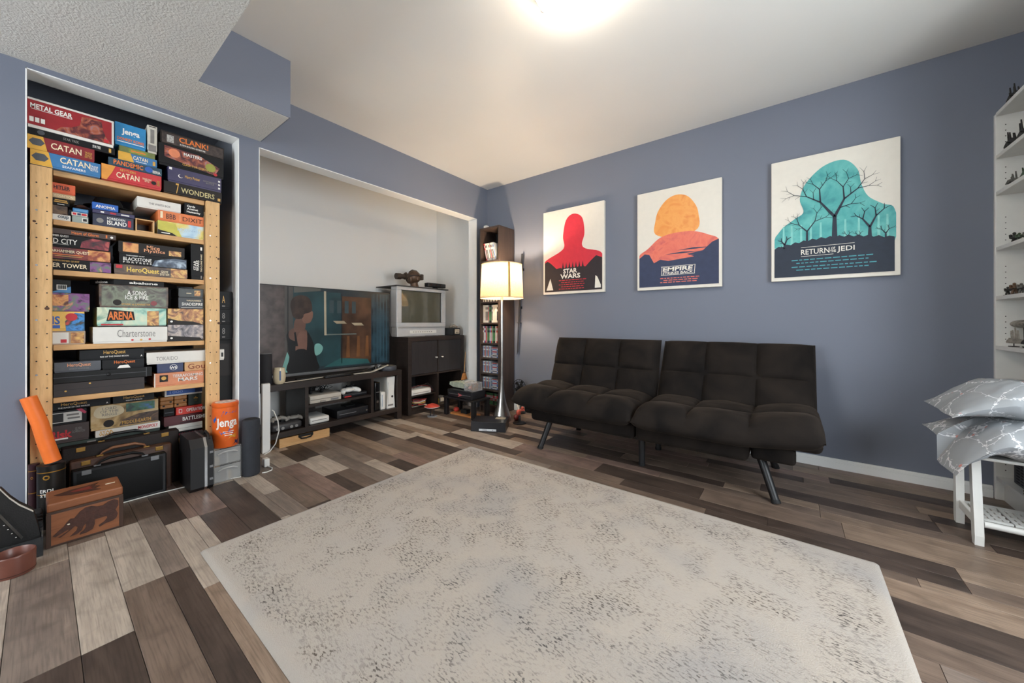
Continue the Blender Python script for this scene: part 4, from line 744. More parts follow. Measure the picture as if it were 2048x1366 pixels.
# faces turn towards the room: middle face and the two slanting ones
MB().prism([(-.19, -.17), (-.062, -.095), (-.062, .095), (-.19, .17), (-.30, .10), (-.30, -.10)], (0, -2.77, 1.1335), EX, EY, .0265).build('carton', cblack, t)
t2('abalone', (-.0612, -2.755, 1.147), EY, .11); t2('abalone', (-.128, -2.904, 1.147), Vector((.128, .075, 0)), .075); t2('abalone', (-.122, -2.641, 1.147), Vector((-.128, .075, 0)), .075)
board_box(-2.661, -2.502, .826, .921, -.056, a_grey, 'grey dusty battle-scene box at the bottom right of the fourth pine shelf', [('p', [(0, 0), (1, 0), (.9, .2), (0, .35)], cdbrown), ('c', .10, .2, .06, wink)])
board_box(-2.661, -2.502, .921, 1.014, -.056, a_batt, 'orange battle-scene box above the grey one on the fourth pine shelf', [('p', [(0, 0), (1, 0), (.7, .2), (.3, .25), (0, .4)], cdbrown), ('c', .10, .2, .06, wink)])
board_box(-2.614, -2.500, 1.014, 1.080, -.062, M('carton_charcoal', (52, 54, 58), .45), 'charcoal box with white serif capitals under the third pine shelf', [('t', 'WARHAMMER', .60, .74, .6, .14, cream_i), ('t', 'SHADESPIRE', .54, .42, .84, .26, wink, .01), ('r', .1, .95, .1, .13, wink)], depth=.2)
board_box(-2.614, -2.500, 1.080, 1.134, -.062, M('carton_pine_black', (42, 46, 44), .45), 'small dark box on the charcoal one at the right of the fourth pine shelf', [('r', .05, .95, .1, .9, ART('art_dim', [(36, 40, 40), (60, 64, 60)], 20)), ('r', .3, .5, .44, .5, cream_i), ('r', .62, .86, .2, .8, a_batt)], depth=.2)
# boxes standing past the right post
t = thing('side_ledge', 'narrow dark ledge between the pine unit and the closet wall', 'ledge', (-.2, -2.385, 0)); MB().box(-.33, -.10, -2.425, -2.35, 0, .826, .002, 1).build('cabinet', dblack, t); MB().box(-.0998, -.0985, -2.42, -2.355, .6, .8).build('panel', cdbrown, t)
for k, (z0, z1, s, m_, l) in enumerate(((.826, .925, '8', greyink, 'black box with grey print lowest of the stack behind the right pine post'), (.925, 1.018, '8', greyink, 'black box in the middle of the stack behind the right pine post'), (1.018, 1.13, 'A', gink, 'black box with a gold letter topmost of the stack behind the right pine post'))):
    board_box(-2.428, -2.352, z0, z1, -.09, cblack, l, [('t', s, .4, .55, .2, .4, m_), ('r', .3, .5, .14, .2, greyink)], depth=.2, group='stack behind the right pine post')
# --- fifth shelf
board_box(-3.062, -2.752, .574, .640, -.056, M('dark_stained_wood', (46, 36, 34), .5), 'long dark stained wooden case on the fifth pine shelf', [('r', 0, 1, .48, .52, ink), ('c', .12, .4, .06, gink), ('c', .37, .85, .06, gink)], name='wooden_game_case', lid=False)
t = board_box(-3.062, -2.724, .640, .692, -.050, dblack, 'black lacquered case with a round knob on the fifth pine shelf', [('r', 0, .93, .5, .56, M('edge_grey', (60, 60, 64), .4)), ('r', .93, .94, 0, 1, MC['edge_grey'])], name='lacquered_case', lid=False)
MB().ell((-.045, -2.885, .668), .008, .008, .008, 10, 8).build('knob', black, t, True)
dk = M('carton_ink_black', (16, 17, 20), .5, spec=.3)
board_box(-3.060, -2.909, .692, .742, -.056, cgrey, 'scuffed grey box with copper lettering at the left of the fifth pine shelf', [('t', 'HeroQuest', .52, .66, .5, .4, MC['copper_ink']), ('t', 'RETURN OF THE WITCH LORD', .52, .3, .42, .12, greyink)])
board_box(-2.907, -2.753, .692, .742, -.056, dk, 'black box with orange lettering and a torn white patch on the fifth pine shelf', [('t', 'HeroQuest', .52, .7, .5, .38, oink, .01), ('p', [(.34, .05), (.66, .05), (.6, .38), (.4, .34)], wink)])
board_box(-2.982, -2.752, .742, .796, -.062, dk, 'wide black box with gold lettering topmost on the fifth pine shelf', [('t', 'HeroQuest', .52, .70, .34, .42, gink, .01), ('t', 'RISE OF THE DREAD MOON', .52, .3, .44, .14, wink), ('t', 'A', .95, .25, .03, .18, wink)])
board_box(-2.716, -2.500, .574, .650, -.056, cterra, 'terracotta board game box with white capitals on the fifth pine shelf', [('r', .0, .02, 0, 1, cwhite), ('r', .10, .26, .35, .85, cdbrown), ('c', .18, .62, .14, gink), ('t', 'TERRAFORMING', .66, .72, .62, .22, cwhite, .01), ('t', 'MARS', .66, .42, .40, .28, cwhite, .02)])
board_box(-2.704, -2.592, .650, .702, -.062, cnavy, 'navy box with a round white emblem on the fifth pine shelf', [('c', .62, .55, .32, wink), ('c', .62, .55, .29, cnavy), ('t', 'WE', .62, .52, .28, .3, wink, .02)])
board_box(-2.588, -2.430, .650, .702, -.062, M('carton_sand', (206, 158, 106), .45), 'sand-coloured box with big brown letters on the fifth pine shelf', [('t', 'Gou', .34, .5, .5, .62, M('rust_ink', (132, 60, 30), .5), .01)])
board_box(-2.745, -2.400, .702, .768, -.062, cwhite, 'long white box with thin grey lettering running behind the right pine post', [('t', 'TOKAIDO', .24, .44, .26, .34, greyink, -.008), ('r', .955, .985, .3, .7, ink)])
# --- bottom tier, shelf hidden by the cases
board_box(-3.058, -2.671, 0.231, 0.320, -0.197, cgreen, 'flat dark green board game box lying under the bottom left stacks', [('r', .05, .12, .6, .7, wink), ('r', .14, .16, .5, .62, wink), ('r', .28, .36, .8, .9, greyink)], depth=.095)
board_box(-3.119, -2.941, 0.320, 0.414, -0.201, M('carton_umber', (62, 46, 44), .45), 'brown-black box with red curly lettering at the lower left of the pine unit', [('t', 'Risk', .47, .48, .42, .44, rink, .04), ('r', .3, .6, .2, .28, wink), ('t', 'GLOBAL\nDOMINATION', .80, .62, .24, .3, greyink)], depth=.095)
board_box(-3.119, -2.949, 0.414, 0.487, -0.201, dk, 'black box with white label and pink ribbon corner, lower left of pine unit', [('r', .26, .9, .15, .85, cwhite), ('r', .28, .54, .2, .8, ink), ('r', .60, .84, .58, .7, greyink), ('r', .62, .86, .34, .46, greyink), ('p', [(.78, 1), (.96, .6), (1, .7), (.9, 1)], M('pink_ink', (206, 60, 96), .5))], depth=.095) 
board_box(-2.922, -2.671, 0.320, 0.357, -0.191, cwhite, 'flat white game box with gold letters just behind the suitcase handle', [('t', 'STAR', .16, .70, .20, .36, gink, .03), ('t', 'WARS', .16, .32, .22, .36, gink, .03), ('t', 'MONOPOLY', .80, .55, .32, .5, rink, .02)], lid=False, depth=.095)
board_box(-2.938, -2.677, 0.357, 0.489, -0.201, a_parch, 'parchment-coloured board game box with a pale oval title at the bottom of the pine unit', [('p', smoothpoly([(.04, .66), (.1, .92), (.28, .98), (.44, .85), (.46, .6), (.3, .46), (.12, .48)]), M('carton_cream', (222, 206, 170), .5)), ('t', 'LORD\nOF THE\nRINGS', .26, .72, .26, .36, greyink, .0), ('r', .50, .94, .60, .95, ART('art_map', [(30, 40, 50), (60, 110, 80), (70, 110, 170)], 16)), ('c', .25, .22, .15, cdbrown), ('p', [(.4, .05), (1, .05), (1, .5), (.7, .48), (.45, .3)], a_brown), ('t', 'MIDDLE-EARTH', .66, .17, .44, .14, gink)], depth=.095)
board_box(-3.119, -2.865, 0.489, 0.529, -0.201, dk, 'long black box with gold lettering directly under the left of the fifth pine shelf', [('t', 'HeroQuest', .50, .66, .34, .44, gink, .01), ('t', 'THE MAGE OF THE MIRROR', .5, .25, .42, .16, wink), ('t', 'A', .95, .3, .03, .22, wink)], lid=False, depth=.095)
board_box(-2.859, -2.694, 0.489, 0.529, -0.201, dk, 'shorter black box with gold lettering directly under the middle of the fifth pine shelf', [('t', 'HeroQuest', .5, .64, .5, .44, gink, .01), ('t', 'WIZARDS OF MORCAR', .5, .25, .4, .14, wink)], lid=False, depth=.095)
board_box(-2.619, -2.472, 0.231, 0.269, -0.220, cblack, 'black game box with red capitals at the bottom right of the pine unit', [('t', 'MONOPOLY', .58, .5, .8, .5, M('maroon_ink', (170, 40, 64), .5))], lid=False, depth=.095)
board_box(-2.631, -2.472, 0.269, 0.311, -0.220, cwhite, 'plain white flat box at the bottom right of the pine unit', [('r', .02, .98, .42, .46, greyink)], lid=False, depth=.095)
board_box(-2.652, -2.472, 0.311, 0.369, -0.220, cmar, 'maroon game box with white capitals at the bottom right of the pine unit', [('t', 'BATTLESHIP', .80, .55, .66, .42, wink, .02), ('r', .4, .7, .12, .2, ink)], depth=.095)
board_box(-2.598, -2.472, 0.369, 0.417, -0.220, M('carton_vermilion', (214, 58, 44), .42), 'bright vermilion game box on the maroon one', [('r', .10, .22, .25, .75, cwhite), ('r', .12, .20, .32, .68, rink), ('t', 'OPERATION', .74, .52, .72, .44, wink, .02)], lid=False, depth=.095)
board_box(-2.538, -2.472, 0.417, 0.488, -0.240, cgreen, 'small dark green box with a gold star beside the wooden block puzzle', [('t', '*', .55, .5, .3, .5, gink, .03)], lid=False, depth=.095)
board_box(-2.651, -2.601, .369, .417, -.235, cblack, 'small plain black box under the wooden block puzzle', [('r', .1, .9, .4, .5, cgrey)], lid=False, depth=.09)
t = thing('block_puzzle', 'interlocking wooden block puzzle beside the bright vermilion box', 'puzzle', (-.28, -2.60, .417))
for k in range(2):
    for j in range(3): MB().box(-.31, -.235, -2.665+.062*k, -2.606+.062*k, .4172+.023*j, .4392+.023*j, .003, 1).build('block', M('oak_block', (172, 118, 66), .55, var=.2, scale=50), t)
for k in range(4): MB().box(-.2348, -.234, -2.655+.031*k, -2.645+.031*k, .428+.021*(k % 2), .438+.021*(k % 2)).build('slot', cdbrown, t)
board_box(-2.648, -2.472, 0.488, 0.528, -0.225, cwhite, 'blue and white jigsaw box just under the right of the fifth pine shelf', [('r', .05, 1, .25, 1, bink), ('t', '1000', .30, .62, .34, .4, M('lilac_ink', (120, 150, 214), .5)), ('r', .80, 1, .25, 1, cnavy)], lid=False, depth=.095)

# ---------------------------------------------------------------- cases and things on the closet floor
def briefcase(y0, y1, z0, z1, xa, xb, mat, label, lip=None, trim=None, handle=None):
    t = thing('briefcase', label, 'case', ((xa+xb)/2, (y0+y1)/2, z0)); xm = (xa+xb)/2
    MB().box(xa, xm-.001, y0, y1, z0, z1, .007, 3).build('shell_half', mat, t, True); MB().box(xm+.001, xb, y0, y1, z0, z1, .007, 3).build('shell_half', mat, t, True)
    ym = (y0+y1)/2; hm = handle or mat
    hd = MB().tube([(xm, ym-.085, z1), (xm+.002, ym-.075, z1+.016), (xm+.002, ym-.04, z1+.030), (xm+.002, ym+.04, z1+.030), (xm+.002, ym+.075, z1+.016), (xm, ym+.085, z1)], [.004, .005, .0075, .0075, .005, .004], 8).build('handle', hm, t, True)
    for s in (-1, 1): MB().box(xm-.008, xm+.010, ym+s*.085-.012, ym+s*.085+.012, z1-.002, z1+.004, .001).build('handle_mount', trim or silver, t)
    for s in (-1, 1): MB().box(xb-.001, xb+.003, ym+s*(y1-y0)*.36-.016, ym+s*(y1-y0)*.36+.016, z1-.028, z1-.006, .002).build('latch', trim or silver, t)
    if lip:
        for q in ((y0+.006, y1-.006, z0+.004, z0+.014), (y0+.006, y1-.006, z1-.014, z1-.004), (y0+.006, y0+.016, z0+.014, z1-.014), (y1-.016, y1-.006, z0+.014, z1-.014)): MB().box(xb-.001, xb+.0012, *q).build('edge_trim', lip, t)
    return t
brass = M('old_brass', (168, 130, 70), .35, .9)
briefcase(-3.035, -2.600, .0005, .305, -.195, -.125, M('brown_black_vinyl', (34, 26, 24), .6, bmp=.3, spec=.3), 'tall brown-black suitcase standing behind the other two cases', trim=brass, handle=black)
briefcase(-3.012, -2.642, .0005, .248, -.118, -.062, M('chestnut_leather', (70, 43, 28), .5, var=.2, bmp=.3), 'chestnut leather case with brass fittings between the suitcase and the black case', lip=M('leather_edge', (70, 42, 28), .5), trim=brass, handle=M('tan_leather', (128, 84, 54), .5))
briefcase(-3.008, -2.672, .0005, .215, -.056, -.006, M('black_vinyl', (10, 10, 11), .6, bmp=.3, spec=.3), 'front black briefcase with grey oval latches behind the carved chest', lip=M('black_edge', (30, 30, 32), .4), trim=grey)
t = thing('hard_case', 'black hard-shell case with a silver band standing edge-on on the closet floor', 'case', (.02, -2.54, .0005))
bp_ = [(-.11, .02), (-.09, .0), (.13, .0), (.15, .02), (.15, .24), (.11, .285), (-.09, .285), (-.11, .265)]
MB().prism(bp_, (0, -2.502, .0005), EX, EZ, .028, -.0).build('shell_half', black, t); MB().prism(bp_, (0, -2.542, .0005), EX, EZ, .06, -.0).build('shell_half', black, t)
bo = [(x*1.012+.0, z*1.008-.001) for x, z in bp_]
MB().prism([(x, max(z, 0)) for x, z in bo], (0, -2.530, .0005), EX, EZ, .012, 0).build('metal_band', silver, t)
for z in (.05, .12, .2): MB().box(.149, .153, -2.52, -2.505, z, z+.012, .001).build('catch', grey, t)
MB().tube([(.02, -2.515, .285), (.04, -2.515, .305), (.09, -2.515, .298), (.12, -2.515, .274)], .006, 8).build('handle', dblack, t, True)
# plastic drawers
clear = M('clear_plastic', (206, 206, 204), .12, 0, alpha=.38, var=.02)
t = thing('plastic_drawers', 'clear plastic two-drawer organiser under the orange tin', 'organiser', (.04, -2.423, .0005))
for q in ((-.017, .095, -2.490, -2.487, 0.0005, .198), (-.017, .095, -2.359, -2.356, 0.0005, .198), (-.017, .095, -2.487, -2.359, .195, .198), (-.017, .095, -2.487, -2.359, 0.0005, .004), (-.017, .095, -2.487, -2.359, .098, .101)): MB().box(*q).build('frame_panel', clear, t)
for z in (.006, .103):
    d = MB().box(.091, .095, -2.486, -2.360, z, z+.088, .001).build('drawer', clear, t)
    MB().tube([(.096, -2.470, z+.060), (.101, -2.448, z+.071), (.103, -2.423, z+.073), (.101, -2.398, z+.071), (.096, -2.376, z+.060)], .005, 6).build('drawer_pull', M('clear_pull', (214, 214, 212), .15, 0, alpha=.6, var=.02), d, True)
    MB().box(.087, .0905, -2.426, -2.420, z, z+.085).build('divider', white, d)
for k in range(7): MB().box(-.01, .08, -2.482+.03*(k % 4), -2.46+.03*(k % 4), .005+.097*(k // 4), .05+.097*(k // 4)+.01*(k % 2), .002).build('stored_part', [cgrey, cmar, gink, cdbrown, ctan, cnavy, cgreen][k], t)
# orange tin
t = thing('orange_game_tin', 'round orange game tin standing on the clear plastic drawers', 'tin', (.044, -2.422, .1985))
oc = (.046, -2.422); orr = .063
OR = M('tin_orange', (226, 100, 36), .35, var=.05)
MB().lathe((*oc, .1985), [(orr-.002, 0), (orr, .006), (orr, .235)], 40).build('can', OR, t, True)
MB().lathe((*oc, .434), [(orr, 0), (orr+.0012, .002), (orr+.0012, .022), (orr-.004, .026), (.001, .024)], 40).build('lid', OR, t, True)
MB().lathe((*oc, .4595), [(.05, .0004), (.048, .0008)], 30).build('lid_print', M('tin_lid_print', (220, 190, 180), .4, var=.5, scale=60), t)
va = math.atan2(CAM.y-oc[1], CAM.x-oc[0])
def wrapf(z0, da=0, rad=orr+.0005): return lambda a, q: Vector((oc[0]+rad*math.cos(va+da+a/rad), oc[1]+rad*math.sin(va+da+a/rad), z0+q))
def wrap_patch(name, pts, z0, mat, rad, da=0):
    b = MB(); n = len(pts); c = Vector((0, 0)); f = wrapf(z0, da, rad)
    cx_, cy_ = sum(p[0] for p in pts)/n, sum(p[1] for p in pts)/n
    vs = [f(cx_, cy_)]+[f(cx_+(p[0]-cx_)*.5, cy_+(p[1]-cy_)*.5) for p in pts]+[f(*p) for p in pts]
    b._add(vs, [(0, 1+i, 1+(i+1) % n) for i in range(n)]+[(1+i, 1+n+i, 1+n+(i+1) % n, 1+(i+1) % n) for i in range(n)]); return b.build(name, mat, t)
wrap_patch('printed_patch', [(-.02, .0), (.05, .012), (.06, .03), (-.01, .028)], 0.3855, bink, orr+.0003); wrap_patch('printed_patch', [(-.06, .0), (-.045, .02), (-.05, .04), (-.07, .02)], 0.3455, bink, orr+.0003); wrap_patch('printed_patch', [(-.02, 0), (.04, 0), (.06, .02), (.02, .03), (-.03, .02)], 0.2775, bink, orr+.0003); wrap_patch('printed_patch', [(0, 0), (.05, .01), (.06, .04), (.02, .03)], 0.2405, cyel, orr+.0003); wrap_patch('printed_patch', [(.03, 0), (.07, 0), (.075, .03), (.05, .03)], 0.2055, cpurp, orr+.0003)
lettering(t, 'Jenga', (0, 0, 0), EY, EZ, .108, .066, wink, .025, wrap=wrapf(.340, .12, orr+.0008)); 
for k in range(3): wrap_patch('printed_bar', [(-.025+.004*k, 0), (.028-.004*k, 0), (.028-.004*k, .005), (-.025+.004*k, .005)], .290-.011*k, wink, orr+.0008, .2)
# smart speaker by the pillar
t = thing('fabric_speaker', 'tall dark fabric-covered speaker column on the floor by the closet', 'speaker', (.125, -2.312, 0))
MB().lathe((.105, -2.310, 0), [(.040, .0005), (.046, .008), (.047, .02), (.046, .325), (.044, .338), (.036, .342)], 32).build('body', M('charcoal_fabric', (46, 48, 54), .9, bmp=.5, bscale=500), t, True)
MB().lathe((.105, -2.310, .3422), [(.035, 0), (.034, .0015), (.001, .001)], 28).build('top_plate', dblack, t)
# white cable and adapter
t = thing('power_adapter', 'white plug-in power adapter on the floor by the pillar', 'adapter', (.05, -2.215, 0))
MB().box(.008, .055, -2.222, -2.190, .0005, .052, .006, 3).build('body', white, t, True)
t = thing('white_cable', 'thin white cable lying along the closet threshold', 'cable', (.05, -2.5, 0))
MB().tube([(.055, -2.205, .006), (.105, -2.195, .004), (.14, -2.21, .003), (.15, -2.24, .003), (.14, -2.262, .003)], .0032, 6).build('loop', white, t)
MB().tube([(.104, -2.36, .003), (.085, -2.42, .003), (.075, -2.48, .003)], .003, 6).build('run', white, t); MB().tube([(.015, -2.60, .003), (.008, -2.66, .003), (-.0, -2.72, .003), (-.0, -2.83, .003), (.0, -2.87, .003)], .003, 6).build('run', white, t)
# orange tube, whisky tins
t = thing('orange_tube', 'long bright orange foam tube leaning in the left of the closet', 'tube', (.0, -3.07, .29))
a, c2 = Vector((.035, -3.065, .298)), Vector((.004, -3.168, .66)); d = (c2-a).normalized()
a, c2 = Vector((.044, -3.062, .292)), Vector((.034, -3.132, .60))
MB().tube([a, a.lerp(c2, .3), a.lerp(c2, .6)+EY*.004, c2], [.026, .026, .0255, .025], 24).build('foam', M('orange_foam', (240, 118, 44), .5, var=.05), t, True)
MB().cyl(a-(c2-a).normalized()*.001, a+(c2-a).normalized()*.004, .0264, n=24).build('end_cap', dblack, t)
def tin(x, y, r, h, label, mats, words):
    t = thing('spirit_tin', label, 'tin', (x, y, .0005))
    MB().lathe((x, y, .0005), [(r, 0), (r, h-.012)], 30).build('can', mats[0], t, True); MB().lathe((x, y, h-.0115), [(r+.0012, 0), (r+.0012, .012), (r-.002, .0135), (.001, .012)], 30).build('lid', mats[0], t, True)
    for z in (h-.03, h*.55): MB().lathe((x, y, z), [(r+.0004, 0), (r+.0004, .004)], 30, False).build('gold_band', mats[1], t, True)
    an = math.atan2(CAM.y-y, CAM.x-x)-.35
    for k, (s, z, w_, hh) in enumerate(words): lettering(t, s, (0, 0, 0), EY, EZ, w_, hh, mats[2] if k else mats[1], .01, wrap=lambda a_, q, z=z: Vector((x+(r+.0009)*math.cos(an+a_/r), y+(r+.0009)*math.sin(an+a_/r), z+q)))
tin(.040, -3.068, .042, .285, 'dark spirit tin with gold bands behind the carved chest', (M('tin_black', (36, 34, 32), .3, .3), M('tin_gold', (176, 130, 56), .35, .7), wink), [('o', .235, .022, .022), ('ERDI', .175, .040, .014), ('STIL', .155, .040, .014)])
tin(.0, -3.117, .016, .289, 'narrow maroon-striped tin at the back left of the closet', (M('tin_maroon', (58, 34, 40), .35, .2), MC['tin_gold'], wink), [('o', .23, .008, .012)])

# ---------------------------------------------------------------- carved chest
CW = WOOD('carved_mahogany', (122, 72, 43), (146, 90, 56), 'Y', rough=.45); CD = M('carved_dark', (66, 36, 26), .55, var=.25, scale=70, bmp=.5, bscale=120)
CE = M('chest_edge', (64, 42, 30), .5)
t = thing('carved_chest', 'small carved wooden chest with a bear figure on the front', 'chest', (.2, -2.975, .0005))
cx0, cx1, cy0, cy1, cz = .115, .305, -3.084, -2.868, .182
MB().box(cx0, cx1, cy0, cy1, .0005, .138, .003, 2).build('body', CW, t)
lid = MB().box(cx0, cx1, cy0, cy1, .146, cz, .006, 2).build('lid', CW, t); MB().box(cx0+.001, cx1+.0012, cy0-.001, cy1+.001, .137, .147, .001).build('lid_band', CE, t)
for q in ((cx1-.006, cx1+.0015, cy0-.0015, cy0+.012, .0005, .137), (cx1-.006, cx1+.0015, cy1-.012, cy1+.0015, .0005, .137), (cx1-.004, cx1+.0014, cy0+.012, cy1-.012, .0005, .008)): MB().box(*q, .001).build('corner_post', CE, t)
bear = [(.03, .30), (.09, .40), (.17, .50), (.22, .62), (.27, .70), (.32, .68), (.34, .72), (.40, .84), (.48, .92), (.57, .93), (.66, .86), (.74, .85), (.83, .93), (.92, .95), (.98, .88), (.985, .72), (.94, .60), (.975, .46), (.955, .33), (.90, .26), (.78, .24), (.69, .18), (.68, .24), (.76, .31), (.81, .40), (.80, .47), (.68, .47), (.62, .46), (.62, .32), (.59, .18), (.50, .12), (.40, .11), (.41, .17), (.46, .22), (.49, .31), (.49, .42), (.455, .36), (.43, .24), (.36, .16), (.26, .14), (.30, .20), (.355, .28), (.37, .38), (.33, .43), (.28, .36), (.20, .27), (.13, .20), (.10, .22), (.22, .32), (.27, .38), (.20, .36), (.12, .30), (.06, .26)]
wq, hq = cy1-cy0-.03, .122
bpts = [(.007+x*wq*1.04, .001+z*.136) for x, z in bear]
MB().prism(bpts, (cx1, cy0+.004, .004), EY, EZ, .0022, .0002).build('carved_bear', CD, t)
MB().prism([(.054+.004*math.cos(i*.63), .075+.003*math.sin(i*.63)) for i in range(10)], (cx1, cy0+.004, .004), EY, EZ, .0006, .0026).build('inlaid_eye', M('shell_inlay', (226, 214, 190), .3), t)
top = [(-.075, -.01), (-.06, .012), (-.03, .03), (.01, .04), (.05, .045), (.035, .02), (.05, .0), (.035, -.02), (.05, -.045), (.01, -.035), (-.03, -.03), (-.06, -.014)]
MB().prism([(q[0]*1.05, -q[1]*1.2) for q in top][::-1], ((cx0+cx1)/2, -2.985, cz+.0002), EY, -EX, .0018, 0).build('carved_emblem', CD, lid)
MB().prism([(q[0]*.5, -q[1]*.5) for q in top][::-1], ((cx0+cx1)/2, -2.98, cz+.0021), EY, -EX, .0012, 0).build('red_inlay', M('red_stain', (120, 44, 34), .5), lid)
MB().box((cx0+cx1)/2-.004, (cx0+cx1)/2+.004, -2.915, -2.885, cz+.0002, cz+.0016).build('shell_inlay', MC['shell_inlay'], lid)

# ---------------------------------------------------------------- left foreground: acrylic bin, tablet, leather cup
t = thing('acrylic_bin', 'smoky clear acrylic bin at the left edge beside the carved chest', 'bin', (.30, -3.16, 0))
smoke = M('smoky_acrylic', (70, 72, 74), .1, 0, alpha=.5)
for q in ((.355, .360, -3.26, -3.092, .0005, .075), (.16, .355, -3.097, -3.092, .0005, .075), (.16, .165, -3.26, -3.097, .0005, .075), (.165, .355, -3.26, -3.097, .0005, .004)): MB().box(*q).build('bin_wall', smoke, t)
t = thing('black_folder', 'black folder with a pale curved edge and a metal rail standing in the acrylic bin', 'folder', (.28, -3.17, .0045))
def fp(x, y, xp=.33): p = at(x/5.254, 920+y/5.254, 0, xp); return (p.y, p.z)
def slab(nm, pts, mat, th, xp=.33): return MB().prism(pts, (xp-th, 0, 0), EY, EZ, th, 0).build(nm, mat, t)
slab('cover', [(-3.255, .006), fp(440, 880), fp(400, 700), fp(350, 545), fp(200, 478), fp(100, 410), fp(0, 318), (-3.255, .27)], M('black_leatherette', (26, 25, 25), .5, bmp=.3), .05, .322)
slab('pale_edge', [fp(350, 548), fp(200, 482), fp(100, 414), fp(-5, 318), fp(-5, 300), fp(100, 396), fp(200, 464), fp(350, 535)], M('pale_edging', (196, 190, 180), .4), .006, .328)
slab('metal_rail', [fp(225, 835), fp(-20, 590), fp(-20, 545), fp(245, 810)], M('dull_metal', (110, 108, 104), .35, .9), .006, .330)
for k in range(4): q = fp(40+42*k, 690+42*k); MB().ell((.331, q[0], q[1]), .002, .003, .003, 8, 6).build('rivet', silver, t)
t = thing('dark_basket', 'dark woven basket behind the acrylic bin', 'basket', (.1, -3.13, 0))
bm_ = M('dark_wicker', (30, 28, 28), .8, var=.4, scale=120, bmp=1, bscale=90)
MB().box(.088, .155, -3.140, -3.094, .0005, .112, .006).build('body', bm_, t)
for k in range(7): MB().box(.0865, .1565, -3.1415, -3.0925, .008+.0145*k, .016+.0145*k, .002).build('weave_row', bm_, t)
t = thing('leather_cup', 'open reddish-brown leather dice cup on the floor at the left edge', 'cup', (.44, -3.158, 0))
lc = M('red_brown_leather', (112, 66, 54), .38, var=.12, scale=20, coat=.1)
MB().lathe((.435, -3.160, 0), [(.001, .004), (.046, .004), (.0465, .0745), (.049, .077), (.0515, .075), (.052, .07), (.0515, .008), (.05, .0005), (.001, .0005)], 40, False).build('cup', lc, t, True)
MB().lathe((.435, -3.160, 0), [(.0522, .008), (.0526, .0095), (.0522, .011)], 40, False).build('stitched_seam', M('seam_dark', (70, 38, 30), .5), t, True)

# ---------------------------------------------------------------- television stand
SX0, SX1, SY0, SY1, STOP = -.64, -.27, -2.20, -.952, .474
t = thing('tv_stand', 'low black-brown open television stand in the white recess', 'tv stand', ((SX0+SX1)/2, (SY0+SY1)/2, 0)); ts = t
MB().box(SX0, SX1, SY0, SY1, .425, STOP, .002, 1).build('top_panel', darkwood, t)
MB().box(SX0, SX1, SY0+.05, SY1-.05, .072, .114, .002, 1).build('bottom_panel', darkwood, t)
for ya in (SY0, SY1-.05):
    for xa in (SX0, SX1-.05): MB().box(xa, xa+.05, ya, ya+.05, .0005, .425, .002, 1).build('leg', darkwood, t)
for ya in (-1.838, -1.276): MB().box(SX0+.01, SX1-.003, ya, ya+.026, .114, .425).build('divider', darkwood, t)
MB().box(SX0+.01, SX1-.006, -1.812, -1.276, .262, .280).build('middle_shelf', darkwood, t)
MB().box(SX0+.002, SX0+.006, -1.838, -1.60, .114, .425).build('back_panel', darkwood, t)

# ---------------------------------------------------------------- flat television
TX0, TX1, TY0, TY1, TZ0, TZ1 = -.445, -.42, -2.222, -.985, .525, 1.226
t = thing('flat_television', 'large flat television showing a dark teal shop-window scene with a figure', 'television', (-.43, -1.6, STOP+.0003)); tv = t
MB().box(TX0, TX1, TY0, TY1, TZ0, TZ1, .003, 2).build('housing', black, t)
MB().box(TX0-.03, TX0, TY0+.25, TY1-.25, TZ0+.06, TZ1-.25, .006).build('rear_bulge', black, t)
for ya in (-2.08, -1.13): MB().tube([(-.36, ya, STOP+.005), (-.40, ya, STOP+.008), (-.43, ya, TZ0+.02), (-.46, ya, STOP+.008), (-.50, ya, STOP+.005)], .006, 6).build('foot', dblack, t, True)
sc = Vector((TX1+.0003, TY0+.006, TZ0+.012)); sw_, sh_ = TY1-TY0-.012, TZ1-TZ0-.018
def scr(nm, pts, col, lay, st=.45, var=.15, scale=6, smooth=False):
    m_ = EMIT('screen_%s_%d' % (nm, sum(col)), col, st, var, scale); pts = scale2(pts, sw_, sh_)
    return MB().prism(smoothpoly(pts, 4) if smooth else pts, sc, EY, EZ, .0002, .00025*lay).build('screen_'+nm, m_, t)
def rc(a, b_, c, d_): return [(a, c), (b_, c), (b_, d_), (a, d_)]
scr('backdrop', rc(0, 1, 0, 1), (24, 33, 37), 0); scr('stone_pillar', rc(.0, .235, 0, 1), (52, 45, 43), 1, var=.35, scale=14); scr('frame_strip', rc(.235, .285, 0, 1), (48, 46, 44), 1); scr('frame_edge', rc(.25, .258, 0, 1), (24, 24, 24), 2)
scr('lit_interior', [(.60, .02), (.84, .02), (.84, .92), (.61, .92)], (50, 33, 22), 1, var=.55, scale=5); scr('teal_pane', rc(.285, .60, .04, .96), (24, 44, 47), 1, var=.35, scale=4); scr('teal_drape', rc(.845, .995, .02, .98), (21, 36, 43), 1, var=.5, scale=9)
for k in range(5): scr('curtain_fold', rc(.86+.028*k, .868+.028*k, .02, .98), (30, 50, 58), 2)
scr('pale_mullion', [(.485, .42), (.500, .42), (.497, .97), (.482, .97)], (116, 108, 92), 2); scr('dark_mullion', rc(.605, .612, .05, .95), (16, 20, 22), 2); scr('awning', [(.29, .93), (.46, .97), (.46, 1.0), (.29, 1.0)], (60, 60, 56), 2)
for (a, z_) in ((.545, .60), (.68, .575)): scr('bright_ledge', [(a, z_), (a+.08, z_), (a+.10, z_-.035), (a+.025, z_-.035)], (112, 102, 84), 3)
for k in range(4): scr('window_glimpse', rc(.52+.055*k, .55+.055*k, .70, .86), (36, 46, 48), 2)
